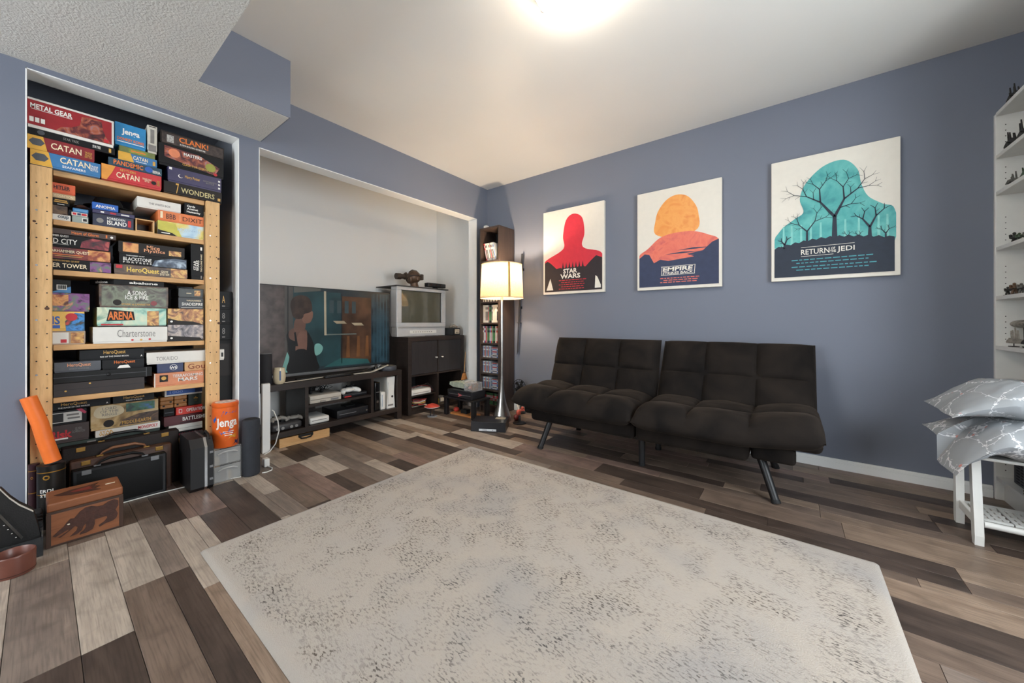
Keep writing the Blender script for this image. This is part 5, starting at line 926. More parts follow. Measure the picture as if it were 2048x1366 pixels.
scr('counter', [(.48, .02), (.83, .02), (.81, .08), (.60, .12)], (28, 58, 58), 2); scr('rail', rc(.50, .72, .42, .435), (70, 76, 72), 3)
for a in (.64, .72, .79): scr('display_stand', [(a, .12), (a+.03, .12), (a+.026, .40), (a+.008, .40)], (72, 46, 26), 3, var=.3)
# a plain dark-dressed figure seen from behind
scr('figure_dress', [(.255, .0), (.44, .0), (.435, .12), (.42, .24), (.41, .34), (.385, .44), (.36, .485), (.335, .44), (.30, .42), (.268, .48), (.245, .43), (.255, .30), (.262, .16)], (11, 11, 12), 4, smooth=True)
scr('figure_shoulder', [(.262, .40), (.30, .36), (.345, .38), (.372, .45), (.355, .505), (.30, .52), (.262, .48)], (66, 47, 40), 5, smooth=True)
scr('figure_arm', [(.302, .22), (.362, .22), (.372, .38), (.366, .46), (.335, .48), (.308, .40)], (76, 54, 46), 6, smooth=True); scr('figure_strap', [(.290, .46), (.300, .47), (.315, .30), (.30, .30)], (11, 11, 12), 7); scr('figure_sleeve', [(.296, .10), (.365, .12), (.366, .25), (.30, .25)], (11, 11, 12), 7, smooth=True)
scr('figure_neck', [(.292, .48), (.352, .49), (.358, .60), (.30, .62)], (72, 51, 43), 7, smooth=True); scr('figure_face', [(.345, .585), (.385, .575), (.402, .62), (.408, .66), (.402, .72), (.34, .72)], (84, 60, 50), 8, smooth=True)
scr('figure_hair', [(.288, .64), (.318, .62), (.345, .64), (.352, .68), (.385, .70), (.402, .73), (.398, .82), (.375, .885), (.33, .905), (.285, .87), (.268, .79), (.275, .71)], (38, 28, 23), 9, var=.35, scale=20, smooth=True)
scr('pale_bundle', [(.425, .18), (.46, .20), (.475, .27), (.45, .32), (.42, .30)], (84, 122, 116), 5, smooth=True); scr('pale_skirt', [(.215, .02), (.25, .0), (.262, .18), (.25, .24)], (76, 112, 106), 3)

# ---------------------------------------------------------------- things on the stand
t = thing('smart_speaker', 'dark round smart speaker at the left end of the television stand', 'speaker', (-.335, -2.085, STOP+.0003))
MB().lathe((-.335, -2.085, STOP+.0003), [(.036, 0), (.04, .006), (.04, .215), (.037, .226), (.001, .228)], 28).build('body', M('dark_grille', (38, 38, 42), .8, bmp=.5, bscale=400), t, True); MB().lathe((-.335, -2.085, STOP+.2285), [(.036, 0), (.034, .003)], 28).build('light_ring', grey, t)
t = thing('glass_candle', 'cream candle in a stemless glass on the television stand', 'candle', (-.30, -2.005, STOP+.0003))
MB().lathe((-.30, -2.008, STOP+.0003), [(.026, 0), (.036, .012), (.041, .045), (.039, .085), (.034, .12), (.032, .12), (.036, .085), (.037, .06), (.001, .058)], 28).build('glass', M('frosted_cream_glass', (216, 202, 172), .25, var=.05), t, True); MB().box(-.262, -.2595, -2.022, -2.012, STOP+.03, STOP+.10).build('paper_label', M('blue_label', (90, 110, 150), .5), t)
t = thing('grey_puck_speaker', 'round dark grey flat speaker at the right end of the television stand', 'speaker', (-.34, -1.03, STOP))
MB().lathe((-.345, -1.055, STOP+.0003), [(.075, 0), (.080, .006), (.080, .036), (.074, .042), (.001, .043)], 36).build('body', M('graphite', (70, 72, 78), .5), t, True); MB().lathe((-.345, -1.055, STOP+.0435), [(.066, 0), (.064, .001)], 30).build('top_cover', M('graphite_cloth', (96, 92, 84), .8), t)
t = thing('tv_remote', 'slim black remote control lying at the front of the television stand', 'remote', (-.31, -1.55, STOP))
MB(Matrix.Translation((-.305, -1.565, STOP+.0003)) @ Matrix.Rotation(.06, 4, 'Z')).box(-.016, .016, -.115, .115, 0, .016, .005, 2).build('case', black, t, True)
b = MB(Matrix.Translation((-.305, -1.565, STOP+.0165)) @ Matrix.Rotation(.06, 4, 'Z'))
for k in range(8): b.cyl((.006, -.09+.022*k, 0), (.006, -.09+.022*k, .0015), .004, n=8); b.cyl((-.007, -.09+.022*k, 0), (-.007, -.09+.022*k, .0015), .004, n=8)
v = b.build('button', grey, t); v['kind'] = 'stuff'
t = thing('ribbon_cables', 'bundle of flat pale cables curling on the television stand', 'cable', (-.34, -1.5, STOP))
cabl = M('pale_cable', (190, 182, 166), .5)
MB().tube([(-.285, -1.98, STOP+.006), (-.31, -1.85, STOP+.005), (-.335, -1.66, STOP+.007), (-.33, -1.46, STOP+.006)], .004, 6).build('cable', cabl, t); MB().tube([(-.33, -1.90, STOP+.004), (-.36, -1.74, STOP+.005), (-.37, -1.5, STOP+.012), (-.36, -1.3, STOP+.02), (-.355, -1.15, STOP+.052)], .0045, 6).build('cable', black, t)
MB().prism([(0, .0), (.17, .0), (.26, .022), (.34, .048), (.34, .054), (.25, .029), (.165, .007), (0, .007)], (-.320, -1.42, STOP+.003), EY, EZ, .022).build('ribbon', cabl, t); MB().box(-.40, -.37, -1.86, -1.62, STOP+.0005, STOP+.012, .003).build('connector_block', dblack, t)
def console(name, label, mat, x0, x1, y0, y1, z0, z1, bev=.006, cat='game console'):
    t = thing(name, label, cat, ((x0+x1)/2, (y0+y1)/2, z0)); MB().box(x0, x1, y0, y1, z0+.0005, z1, bev, 3).build('housing', mat, t, True); return t
def pad(name, label, mat, c, s, rz=0, grips=True):
    c = Vector(c); t = thing(name, label, 'controller', c); Mx = Matrix.Translation(c) @ Matrix.Rotation(rz, 4, 'Z')
    b = MB(Mx); b.ell((0, 0, .022*s), .038*s, .052*s, .019*s, 18, 10)
    for k in (-1, 1): b.tube([(.0, k*.035*s, .022*s), (.018*s, k*.055*s, .020*s), (.045*s, k*.068*s, .014*s), (.055*s, k*.066*s, .012*s)], [.02*s, .02*s, .015*s, .008*s], 10)
    b.build('shell', mat, t, True)
    for k in (-1, 1): MB(Mx).cyl((-.002*s, k*.03*s, .038*s), (-.002*s, k*.03*s, .05*s), .008*s, n=12).build('thumbstick', dblack, t, True)
    bb = MB(Mx)
    for k in range(4): bb.cyl((-.016*s+.010*s*math.cos(k*1.571), .036*s+.010*s*math.sin(k*1.571), .036*s), (-.016*s+.010*s*math.cos(k*1.571), .036*s+.010*s*math.sin(k*1.571), .042*s), .004*s, n=8)
    v = bb.build('button', grey, t); v['kind'] = 'stuff'; return t
oldgrey = M('aged_console_grey', (196, 188, 176), .5, var=.05)
z = .2803
t = console('grey_console', 'pale grey classic game console on the middle shelf of the stand', oldgrey, -.54, -.30, -1.79, -1.535, z, z+.062)
MB().box(-.302, -.298, -1.785, -1.54, z+.028, z+.032).build('seam', M('seam_grey', (120, 114, 106), .6), t); MB().box(-.302, -.2975, -1.625, -1.56, z+.008, z+.022, .001).build('dark_panel', grey, t); MB().box(-.3, -.29, -1.71, -1.67, z+.004, z+.018, .001).build('controller_plug', M('plug_grey', (150, 146, 138), .5), t)
t = thing('headset', 'black headset lying on the pale grey console', 'headset', (-.4, -1.70, z+.0625))
MB().tube([(-.40, -1.745, z+.085), (-.40, -1.735, z+.115), (-.40, -1.70, z+.128), (-.40, -1.665, z+.115), (-.40, -1.655, z+.085)], .006, 8).build('headband', black, t, True)
for k in (-1, 1): MB().ell((-.40, -1.70+k*.045, z+.082), .024, .014, .019, 14, 8).build('ear_cup', dblack, t, True)
t = console('slim_dark_console', 'slim dark console under the white controller on the middle shelf', M('console_black', (30, 30, 34), .35), -.56, -.315, -1.515, -1.29, z, z+.034); MB().box(-.318, -.313, -1.50, -1.44, z+.004, z+.014).build('red_light', M('console_red', (190, 50, 50), .4), t); MB().box(-.318, -.3135, -1.43, -1.30, z+.02, z+.022).build('slot', grey, t)
pad('white_controller', 'white game controller on the slim dark console', white, (-.36, -1.445, z+.0345), 1.15, .1)
pad('black_controller', 'black game controller at the right end of the middle shelf', black, (-.49, -1.36, z+.0345), .9, -.2)
t = thing('black_cable_heap', 'tangle of black cables at the back of the middle shelf', 'cable', (-.5, -1.55, z))
for k in range(4):
    pts = [(-.57+.006*k, -1.525+.06*math.sin(j*1.3+k), z+.085+.012*k+.02*math.sin(j*1.7+k)) for j in range(2)]
    MB().tube([(-.575, -1.74+.05*k, z+.004), (-.57, -1.68+.05*k, z+.07+.01*k), (-.565, -1.60+.04*k, z+.10-.01*k), (-.57, -1.54, z+.05), (-.572, -1.53, z+.005)], .004, 6).build('cable', dblack, t)
z = .1143
t = console('white_console', 'white slim console on the bottom of the stand', white, -.53, -.30, -1.79, -1.635, z, z+.052, .012); MB().box(-.302, -.2985, -1.775, -1.66, z+.026, z+.031).build('disc_slot', greyink, t)
t = console('wide_black_console', 'wide black console on the bottom of the stand', M('console_black', (30, 30, 34), .35), -.58, -.305, -1.57, -1.282, z, z+.068); MB().box(-.307, -.3035, -1.55, -1.40, z+.03, z+.034).build('disc_slot', grey, t); MB().cyl((-.306, -1.30, z+.03), (-.303, -1.30, z+.03), .008, n=14).build('power_button', silver, t); MB().box(-.5, -.40, -1.44, -1.36, z+.0682, z+.075, .002).build('top_vent', dblack, t)
t = console('charcoal_console', 'charcoal rounded console with four front sockets at the left of the stand', M('charcoal_console', (58, 56, 58), .45, var=.05), -.52, -.30, -2.06, -1.846, z, z+.056, .018)
for k, ya in enumerate((-2.02, -1.985, -1.925, -1.89)): MB().cyl((-.301, ya, z+.022), (-.2965, ya, z+.022), .011, n=16).cyl((-.2965, ya, z+.022), (-.2955, ya, z+.022), .007, n=12).build('socket', M('socket_grey', (150, 148, 146), .4), t)
MB().box(-.42, -.36, -1.975, -1.93, z+.056, z+.068, .003).build('cartridge_slot', dblack, t)
pad('grey_controller', 'grey game controller lying on the charcoal console', M('pad_grey', (148, 144, 138), .5), (-.37, -2.005, z+.0685), .8, .3); pad('grey_controller', 'second grey controller, right of the other on the charcoal console', MC['pad_grey'], (-.37, -1.885, z+.0565), .8, -.2)
t = console('black_tower_console', 'tall glossy black console standing in the right bay of the stand', M('gloss_black', (18, 18, 20), .15), -.55, -.30, -1.224, -1.166, z, z+.265, .010); MB().cyl((-.301, -1.195, z+.085), (-.2975, -1.195, z+.085), .012, n=18).build('power_button', silver, t); MB().box(-.301, -.2985, -1.21, -1.18, z+.17, z+.175).build('disc_slot', grey, t)
t = console('small_white_console', 'small white upright console between the two tall ones', white, -.48, -.30, -1.158, -1.112, z, z+.165, .006); MB().box(-.301, -.2985, -1.149, -1.143, z+.03, z+.14).build('disc_slot', M('slot_blue', (150, 170, 190), .4), t)
t = thing('white_tower_console', 'tall white waisted console at the right of the stand', 'game console', (-.42, -1.055, z))
prof = [(-.042, 0), (.042, 0), (.038, .08), (.034, .15), (.038, .22), (.042, .298), (-.042, .298), (-.038, .22), (-.034, .15), (-.038, .08)]
MB().prism(prof, (-.30, -1.052, z+.0005), EY, EZ, .25, -.25).build('housing', white, t); MB().cyl((-.300, -1.04, z+.11), (-.2965, -1.04, z+.11), .011, n=18).build('power_button', silver, t); MB().box(-.3, -.2978, -1.085, -1.080, z+.05, z+.25).build('disc_tray', M('tray_grey', (200, 200, 198), .35), t); MB().box(-.3, -.2978, -1.085, -1.03, z+.022, z+.038).build('memory_slot', grey, t)
t = thing('pine_tray', 'shallow pine drawer with a dark handle pushed under the stand', 'drawer', (-.4, -1.83, 0)); tm = PINEY
for q in ((-.276, -.266, -2.02, -1.652, .0005, .066), (-.55, -.276, -2.02, -2.01, .0005, .066), (-.55, -.276, -1.662, -1.652, .0005, .066), (-.56, -.55, -2.02, -1.652, .0005, .066), (-.55, -.276, -2.01, -1.662, .0005, .006)): MB().box(*q).build('board', tm, t)
MB().tube([(-.262, -1.885, .055), (-.258, -1.87, .040), (-.256, -1.835, .036), (-.258, -1.80, .040), (-.262, -1.785, .055)], .006, 8).build('handle', dblack, t, True); MB().box(-.272, -.2655, -1.89, -1.78, .048, .0665).build('hand_slot', dblack, t)
t = thing('white_end_board', 'narrow upright white board at the left end of the television stand', 'board', (-.25, -2.12, 0)); MB().box(-.264, -.232, -2.140, -2.090, .0005, .492, .003, 2).build('panel', TRIM, t); MB().box(-.262, -.234, -2.138, -2.092, .492, .496, .001).build('cap', white, t)
tag(MB().tube([(-.24, -2.078, .30), (-.225, -2.07, .29), (-.21, -2.05, .22), (-.205, -2.045, .15), (-.21, -2.065, .06), (-.215, -2.10, .012), (-.20, -2.14, .004)], .004, 8).build('looped_white_cable', white), 'white cable hanging in a loop beside the white end board', 'cable')

# ---------------------------------------------------------------- cube cabinet with doors
KX0, KX1, KY0, KY1, KZ = -.68, -.29, -.862, -.085, .785
t = thing('cube_cabinet', 'black-brown two-by-two cube cabinet with doors in its top row', 'cabinet', ((KX0+KX1)/2, (KY0+KY1)/2, 0))
for q in ((KY0, KY1, .0005, .038), (KY0, KY1, KZ-.045, KZ), (KY0, KY0+.042, .038, KZ-.045), (KY1-.042, KY1, .038, KZ-.045)): MB().box(KX0, KX1, *q, .001, 1).build('outer_panel', darkwood, t)
MB().box(KX0+.01, KX1-.002, KY0+.042, KY1-.042, .382, .398).build('cross_shelf', darkwood, t); MB().box(KX0+.01, KX1-.002, -.482, -.466, .038, .382).build('upright', darkwood, t); MB().box(KX0+.01, KX1-.002, -.482, -.466, .398, KZ-.045).build('upright', darkwood, t)
MB().box(KX0, KX0+.006, KY0+.04, KY1-.04, .03, KZ-.03).build('back_panel', dblack, t)
doorm = WOOD('door_black', (44, 41, 42), (52, 49, 50), 'Z', rough=.38)
for ya, yb, ky in ((KY0+.044, -.484, -.508), (-.464, KY1-.044, -.425)):
    d = MB().box(KX1-.022, KX1-.004, ya, yb, .400, KZ-.047, .0015, 1).build('door', doorm, t); MB().cyl((KX1-.004, ky, .560), (KX1+.014, ky, .560), .006, n=10).ell((KX1+.018, ky, .560), .008, .014, .008, 12, 8).build('knob', M('satin_nickel', (226, 226, 224), .35, .4), d, True)
ins = MB().box(KX0+.012, KX1-.03, -.816, -.484, .168, .178).build('insert_shelf', darkwood, t); MB().box(KX0+.012, KX1-.03, -.815, -.800, .0385, .168).build('insert_leg', darkwood, ins); MB().box(KX0+.012, KX1-.03, -.50, -.4845, .0385, .168).build('insert_leg', darkwood, ins)
# clutter in the open cells
t = console('white_box_console', 'white classic console with a tangle of leads on the insert shelf', white, -.55, -.335, -.79, -.53, .1782, .235, .008); MB().box(-.337, -.333, -.77, -.56, .198, .203).build('seam', greyink, t)
MB().box(-.48, -.40, -.70, -.60, .2352, .252, .003).build('cartridge_slot', grey, t)
t = thing('lead_tangle', 'loose dark leads draped over the white classic console', 'cable', (-.4, -.65, .2355))
for k in range(3): MB().tube([(-.36, -.77+.03*k, .256), (-.34, -.70+.03*k, .275), (-.338, -.62+.02*k, .268+.01*k), (-.325, -.56+.012*k, .25), (-.318, -.53+.01*k, .20)], .0025, 6).build('lead', dblack if k else M('maroon_lead', (120, 50, 50), .5), t)
t = thing('toy_pistol', 'small maroon toy on the white classic console', 'toy', (-.45, -.76, .2355)); MB().box(-.46, -.44, -.785, -.72, .262, .280, .004).build('barrel', M('toy_maroon', (130, 56, 60), .5), t); MB().box(-.46, -.44, -.785, -.765, .2355, .264, .003).build('grip', dblack, t)
t = thing('yarn_bundle', 'bundle of red and cream leads in the lower left cell of the cabinet', 'cable', (-.4, -.66, .0385))
for k, c in enumerate(((200, 190, 170), (190, 60, 50), (60, 60, 66), (214, 170, 90), (200, 196, 188), (170, 60, 60))): MB().tube([(-.40+.04*math.cos(a*.7+k), -.65+.075*math.cos(a*.9+k*1.1), .050+.012*k+.008*math.sin(a*1.7+k)) for a in range(9)], .006, 6).build('lead', M('lead_%d' % k, c, .5), t, True)
t = thing('toy_box', 'small yellow and green boxes in the lower right cell of the cabinet', 'box', (-.38, -.42, .0385))
MB().box(-.45, -.36, -.455, -.40, .0387, .09, .002).build('carton', M('box_yellow', (214, 190, 90), .5), t); MB().box(-.44, -.37, -.45, -.41, .0902, .13, .002).build('carton', M('box_green', (90, 130, 90), .5), t)
t = thing('game_cartridge_pile', 'grey box with a white panel in the lower right cell of the cabinet', 'box', (-.4, -.33, .0385)); MB().box(-.46, -.37, -.38, -.29, .0387, .10, .003).build('carton', grey, t); MB().box(-.3702, -.369, -.37, -.30, .05, .09).build('label_panel', white, t)

# ---------------------------------------------------------------- tube television and what stands on it
CX, CY0, CY1, CZ0, CZ1 = -.44, -.890, -.232, .7855, 1.305
t = thing('tube_television', 'silver-grey tube television on the cube cabinet', 'television', (-.55, -.56, CZ0))
sv = M('tv_silver', (196, 197, 198), .38, .1, var=.03); cw, ch = CY1-CY0, CZ1-CZ0
b = MB(); o_ = Vector((CX, CY0, CZ0))
def fr(x, i): return [Vector((x, CY0+i, CZ0+i*.6)), Vector((x, CY1-i, CZ0+i*.6)), Vector((x, CY1-i, CZ1-i)), Vector((x, CY0+i, CZ1-i))]
MB().sweep([fr(CX-.10, .006), fr(CX-.13, .02), fr(CX-.30, .11), fr(CX-.36, .15)]).build('rear_shell', M('tv_grey', (120, 122, 126), .5), t)
y_a, y_b, z_a, z_b = CY0+.06, CY1-.06, CZ0+.145, CZ1-.035
for q in ((CY0, CY1, CZ0+.10, z_a), (CY0, CY1, z_b, CZ1), (CY0, y_a, z_a, z_b), (y_b, CY1, z_a, z_b)): MB().box(CX-.10, CX, *q, .004, 2).build('bezel', sv, t)
MB().box(CX-.10, CX-.004, CY0+.006, CY1-.006, CZ0+.0003, CZ0+.10, .004, 2).build('lower_panel', sv, t)
def glassf(u, v): return (CX-.022+.014*(1-(2*u-1)**2)*(1-(2*v-1)**2)**1, y_a+(y_b-y_a)*u, z_a+(z_b-z_a)*v)
MB().grid(glassf, 16, 12).build('picture_tube', M('dead_screen_glass', (92, 90, 78), .10, 0, var=.05, coat=.6), t, True)
MB().sweep([[Vector((CX-.03, y, z)) for y, z in ((y_a-.006, z_a-.006), (y_b+.006, z_a-.006), (y_b+.006, z_b+.006), (y_a-.006, z_b+.006))], [Vector((CX+.0008, y, z)) for y, z in ((y_a-.004, z_a-.004), (y_b+.004, z_a-.004), (y_b+.004, z_b+.004), (y_a-.004, z_b+.004))], [Vector((CX-.024, y, z)) for y, z in ((y_a+.004, z_a+.004), (y_b-.004, z_a+.004), (y_b-.004, z_b-.004), (y_a+.004, z_b-.004))]], False).build('screen_mask', M('mask_dark', (58, 56, 54), .5), t)
fl = MB().box(CX-.006, CX+.002, CY0+.16, CY1-.14, CZ0+.028, CZ0+.064, .002).build('control_flap', white, t)
for k in range(9): MB().box(CX+.0021, CX+.003, CY0+.20+.03*k, CY0+.214+.03*k, CZ0+.042, CZ0+.050).build('control_button', greyink, fl)
for k in range(2): MB().box(CX-.002, CX+.0006, CY0+.02, CY1-.02, CZ0+.088+.006*k, CZ0+.090+.006*k).build('groove', grey, t)
tag(MB().box(-.80, -.425, -.90, -.20, CZ1+.0003, CZ1+.011, .002).build('dark_tray', M('tray_dark', (66, 64, 62), .5)), 'thin dark board lying on the tube television', 'board')
zt = CZ1+.0115; hx, hy = -.56, -.60
t = thing('headset_bust', 'brown mannequin head wearing steampunk goggles on the tube television', 'figure', (hx, hy, zt)); hb = M('bronze_head', (98, 76, 60), .45, .3, var=.2, scale=30); hd = M('goggle_brown', (66, 54, 46), .5, .2)
b = MB().tube([(hx, hy+.02, zt+.0003), (hx, hy+.018, zt+.03), (hx, hy+.012, zt+.055)], [.052, .042, .042], 16)
b.ell((hx, hy+.014, zt+.118), .062, .080, .072, 20, 14).ell((hx, hy-.045, zt+.088), .042, .035, .050, 16, 10); b.build('head', hb, t, True)
MB().ell((hx+.058, hy+.022, zt+.098), .008, .015, .024, 12, 8).build('ear', hb, t, True)
MB().tube([(hx, hy-.06, zt+.115), (hx, hy-.11, zt+.112), (hx, hy-.112, zt+.112), (hx, hy-.16, zt+.108), (hx, hy-.162, zt+.108), (hx, hy-.215, zt+.105)], [.034, .034, .026, .026, .033, .033], 16).build('eyepiece', hd, t, True)
MB().cyl((hx+.024, hy-.09, zt+.075), (hx+.05, hy-.09, zt+.075), .022, n=16).cyl((hx+.03, hy-.12, zt+.14), (hx+.045, hy-.12, zt+.14), .012, n=12).build('filter', hd, t, True)
MB().tube([(hx+.03, hy-.065, zt+.12), (hx+.062, hy-.02, zt+.128), (hx+.065, hy+.03, zt+.13), (hx+.045, hy+.08, zt+.128), (hx, hy+.098, zt+.127)], .007, 8).tube([(hx, hy-.05, zt+.165), (hx, hy-.01, zt+.192), (hx, hy+.05, zt+.187), (hx, hy+.095, zt+.13)], .006, 8).build('strap', M('strap_brown', (52, 40, 34), .6), t, True)
MB().box(hx-.025, hx+.03, hy+.092, hy+.125, zt+.09, zt+.155, .006).build('battery_pack', hd, t)
t = thing('sensor_bar', 'long black camera sensor bar at the right on the tube television', 'sensor', (-.48, -.32, zt)); MB().box(-.52, -.455, -.475, -.215, zt+.014, zt+.060, .005, 2).build('bar', black, t, True); MB().box(-.51, -.47, -.37, -.32, zt+.0003, zt+.014, .003).build('foot', dblack, t)
for ya in (-.43, -.36, -.30): MB().cyl((-.456, ya, zt+.038), (-.4535, ya, zt+.038), .009, n=14).build('lens', M('lens_brown', (70, 50, 40), .2), t)
t = thing('woodgrain_console', 'small black retro console with a white panel beside the tube television', 'game console', (-.36, -.16, KZ)); MB().box(-.47, -.335, -.226, -.10, KZ+.0005, KZ+.085, .003).build('housing', black, t); MB().box(-.3355, -.333, -.185, -.115, KZ+.018, KZ+.068).build('front_panel', M('ivory_panel', (214, 206, 186), .5), t)
for k in range(3): MB().cyl((-.333, -.17+.02*k, KZ+.052), (-.3315, -.17+.02*k, KZ+.052), .004, n=8).build('switch', dblack, t)
MB().cyl((-.333, -.165, KZ+.033), (-.331, -.165, KZ+.033), .007, n=10).cyl((-.333, -.14, KZ+.033), (-.331, -.14, KZ+.033), .007, n=10).build('socket', dblack, t)
t = pad('beige_controller', 'beige controller with a coiled lead on the small retro console', M('pad_beige', (150, 136, 120), .5), (-.40, -.165, KZ+.0855), .72, 0)
MB().tube([(-.36+.03*math.cos(a*1.1), -.19+.03*math.sin(a*1.1), KZ+.095+.004*a) for a in range(10)], .003, 6).build('coiled_lead', M('lead_pale', (170, 160, 146), .5), t)
t = thing('black_leads', 'thin black leads lying on the cabinet in front of the tube television', 'cable', (-.36, -.5, KZ)); MB().tube([(-.40, -.56, KZ+.003), (-.35, -.52, KZ+.004), (-.33, -.46, KZ+.003), (-.37, -.40, KZ+.003), (-.33, -.36, KZ+.004)], .0025, 6).build('lead', dblack, t); MB().tube([(-.36, -.60, KZ+.003), (-.325, -.50, KZ+.006), (-.36, -.44, KZ+.004)], .002, 6).build('lead', dblack, t)
# wooden paddle leaning at the right of the cabinet
t = thing('hand_broom', 'small straw hand broom with a thin handle beside the cabinet', 'broom', (-.2, -.15, .26)); bx, by = -.205, -.155
bx2 = bx
MB().cyl((bx, by-.008, .36), (bx, by+.010, .60), .004, n=8).build('handle', M('broom_wood', (190, 150, 104), .6), t); MB().prism([(-.046, -.0), (.042, -.0), (.02, .06), (.006, .085), (-.010, .085), (-.024, .06)], (bx, by-.006, .285), EY, EZ, .016, -.008).build('bristles', M('straw', (188, 126, 70), .8, var=.25, scale=80), t); MB().box(bx-.009, bx+.009, by-.022, by+.012, .36, .368).build('binding', cdbrown, t)
MB().cyl((bx, by-.008, .0005), (bx, by-.008, .285), .003, n=8).build('stand_rod', dblack, t); MB().lathe((bx, by-.008, .0005), [(.03, 0), (.028, .006)], 18).build('stand_foot', dblack, t)

# ---------------------------------------------------------------- low table, boxes and toys on the floor by the corner
t = thing('low_black_table', 'low black plastic table beside the floor lamp', 'table', (.15, -.46, 0)); lt = t
MB().box(-.07, .36, -.60, -.36, .168, .186, .004, 2).build('table_top', black, t)
for x, y in ((-.045, -.575), (.335, -.575), (-.045, -.385), (.335, -.385)): MB().box(x-.02, x+.02, y-.02, y+.02, .0005, .168, .003, 1).build('leg', black, t)
t = console('flat_black_console', 'flat black console on the low black table', M('console_black', (30, 30, 34), .35), -.02, .32, -.585, -.39, .1863, .262, .004); MB().box(.0, .30, -.5862, -.585, .22, .224).build('disc_slot', grey, t); MB().prism([(.13, .012), (.19, .034), (.13, .050), (.145, .03)], (0, -.5855, .1863), EX, EZ, .001, 0).build('red_emblem', M('emblem_pink', (190, 96, 96), .5), t)
t = thing('model_spaceship', 'grey and green toy spaceship model on the flat black console', 'toy', (.12, -.48, .2625)); mg = M('toy_grey_green', (168, 176, 158), .5, var=.2, scale=40)
MB().prism([(-.16, .02), (-.10, .0), (.06, .0), (.10, .03), (.02, .055), (-.14, .05)], (.10, -.50, .275), EX, EZ, .05, -.025).build('hull', mg, t); MB().cyl((.10, -.48, .2627), (.10, -.48, .28), .02, n=12).build('stand', grey, t); MB().tube([(-.06, -.47, .305), (.08, -.46, .325), (.22, -.45, .345)], [.010, .014, .010], 10).build('fuselage', M('toy_pale', (186, 182, 176), .5), t, True)
for k in range(4): MB().box(-.05+.05*k, -.044+.05*k, -.53, -.42, .315+.006*k, .322+.006*k).build('fin', mg, t)
t = thing('clear_display_case', 'clear plastic case with a pink toy at the right of the flat black console', 'case', (.24, -.49, .2625)); MB().box(.19, .315, -.56, -.43, .2627, .345, .002).build('case', M('clear_case', (190, 190, 192), .1, alpha=.4), t); MB().ell((.225, -.50, .287), .022, .03, .020, 12, 8).build('pink_toy', M('toy_pink', (206, 150, 140), .5), t, True); MB().box(.26, .28, -.53, -.45, .2632, .33, .002).build('card', M('card_brown', (150, 118, 84), .6), t)
t = thing('board_with_toys', 'orange wooden board leaning low between the low table legs', 'toy', (.05, -.46, 0)); MB().box(-.02, .28, -.55, -.42, .0005, .02, .003).build('board', M('orange_wood', (196, 128, 70), .5, var=.2), t); MB().ell((.02, -.50, .045), .03, .03, .024, 12, 8).build('red_toy', M('toy_red', (196, 60, 48), .4), t, True); MB().box(.10, .18, -.52, -.46, .0202, .06, .004).build('dark_toy', dblack, t)
t = thing('red_saucer_model', 'red and white toy saucer on a clear round stand in front of the cabinet', 'toy', (-.07, -.73, 0))
sx, sy = -.09, -.725
MB().lathe((sx, sy, .0005), [(.05, 0), (.05, .004), (.046, .006)], 28).build('stand_foot', M('clear_foot', (180, 184, 188), .1, alpha=.5), t, True)
for k in (-1, 1): MB().cyl((sx+.01*k, sy+.012*k, .0065), (sx+.012*k, sy+.015*k, .082), .004, n=8).build('strut', dblack, t)
MB().lathe((sx, sy, .078), [(.02, 0), (.06, .012), (.075, .02), (.06, .032), (.03, .045), (.012, .052), (.001, .053)], 32).build('saucer', M('saucer_red', (176, 62, 48), .4, var=.3, scale=30), t, True); MB().lathe((sx, sy, .0965), [(.0765, 0), (.0765, .004)], 32, False).build('white_rim', white, t, True)
t = thing('console_carton', 'low black console carton with a silver label on the floor by the lamp', 'box', (.70, -.73, 0)); rz_ = Matrix.Translation((.66, -.72, 0)) @ Matrix.Rotation(math.radians(30), 4, 'Z')
MB(rz_).box(-.15, .15, -.06, .15, .0005, .082, .002).build('carton', M('carton_satin_black', (34, 34, 38), .3), t); MB(rz_).box(-.08, .07, -.0608, -.0598, .006, .024, 0).build('silver_label', M('label_silver', (206, 208, 210), .3), t); MB(rz_).box(.04, .13, .05, .11, .0822, .0827).build('top_sticker', M('sticker_pale', (170, 160, 140), .5), t); MB(rz_).cyl((.04, -.0609, .015), (.04, -.0612, .015), .004, n=10).build('round_mark', grey, t)
MB(rz_).box(-.05, -.01, -.0612, -.0608, .012, .018).build('printed_bar', greyink, t)
t = thing('red_robot_toy', 'red toy figure on a round black stand beside the lamp', 'toy', (.76, -.40, 0)); fx, fy = .745, -.395
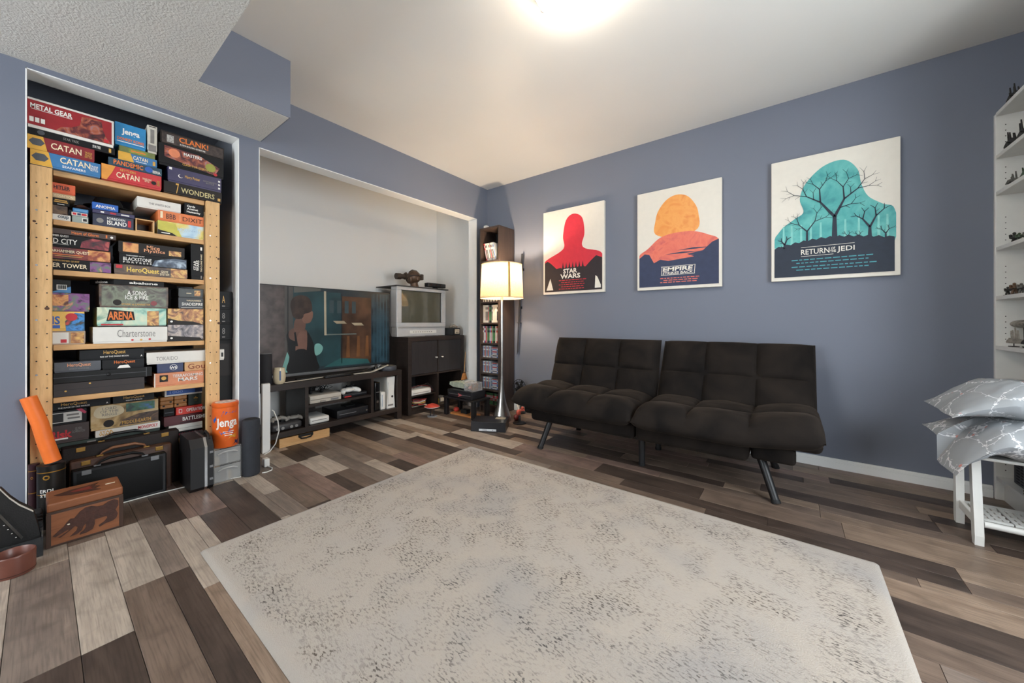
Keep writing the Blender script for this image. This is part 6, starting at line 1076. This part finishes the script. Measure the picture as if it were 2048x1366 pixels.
MB().lathe((fx, fy, .0005), [(.062, 0), (.062, .006), (.03, .012), (.012, .02), (.010, .07)], 28).build('stand', black, t, True); rt_ = M('toy_coral', (206, 92, 72), .45, var=.25, scale=40)
MB().ell((fx-.01, fy, .10), .02, .03, .028, 12, 8).tube([(fx-.02, fy, .11), (fx+.02, fy+.01, .125), (fx+.06, fy+.02, .13)], [.012, .013, .010], 10).ell((fx+.03, fy+.005, .145), .014, .014, .014, 10, 8).build('body', rt_, t, True); MB().tube([(fx-.01, fy, .125), (fx-.02, fy, .155), (fx-.03, fy, .165)], .008, 8).build('arm', M('toy_cream', (220, 206, 190), .5), t, True)
t = thing('red_ball_toy', 'small dark red round toy at the foot of the lamp', 'toy', (.665, -.335, 0)); MB().ell((.665, -.335, .0305), .028, .028, .030, 16, 10).build('ball', M('toy_dark_red', (120, 44, 40), .35), t, True); MB().lathe((.665, -.335, .0), [(.02, .0005), (.02, .004)], 16).build('base', dblack, t)
t = thing('desk_fan', 'small round black fan standing behind the left end of the futon', 'fan', (.535, -.10, 0)); fc = Vector((.535, -.10, .27))
for q in (.080, .055, .03): MB().tube([fc+Vector((q*math.cos(a/28*6.2832), -.012-.01*(q < .06), q*math.sin(a/28*6.2832))) for a in range(29)], .0035, 6).build('guard_ring', black, t)
for k in range(12): MB().tube([fc+Vector((.02*math.cos(k*.5236), -.024, .02*math.sin(k*.5236))), fc+Vector((.08*math.cos(k*.5236), -.012, .08*math.sin(k*.5236)))], .002, 5).build('guard_spoke', black, t)
for k in range(5): MB().prism([(.01, -.006), (.065, -.025), (.070, .010), (.01, .008)], fc, Vector((math.cos(k*1.2566), 0, math.sin(k*1.2566))), Vector((-math.sin(k*1.2566), 0, math.cos(k*1.2566))), .003, 0).build('blade', dblack, t)
MB().cyl(fc-EY*.026, fc+EY*.03, .018, n=16).build('motor', black, t, True); MB().cyl((.535, -.085, .006), (.535, -.085, .26), .008, n=10).build('neck', black, t); MB().lathe((.535, -.085, .0005), [(.05, 0), (.048, .012), (.01, .02)], 24).build('base', black, t, True)

# ---------------------------------------------------------------- tidy up
for o in bpy.data.objects:
    if '_o' in o: del o['_o']
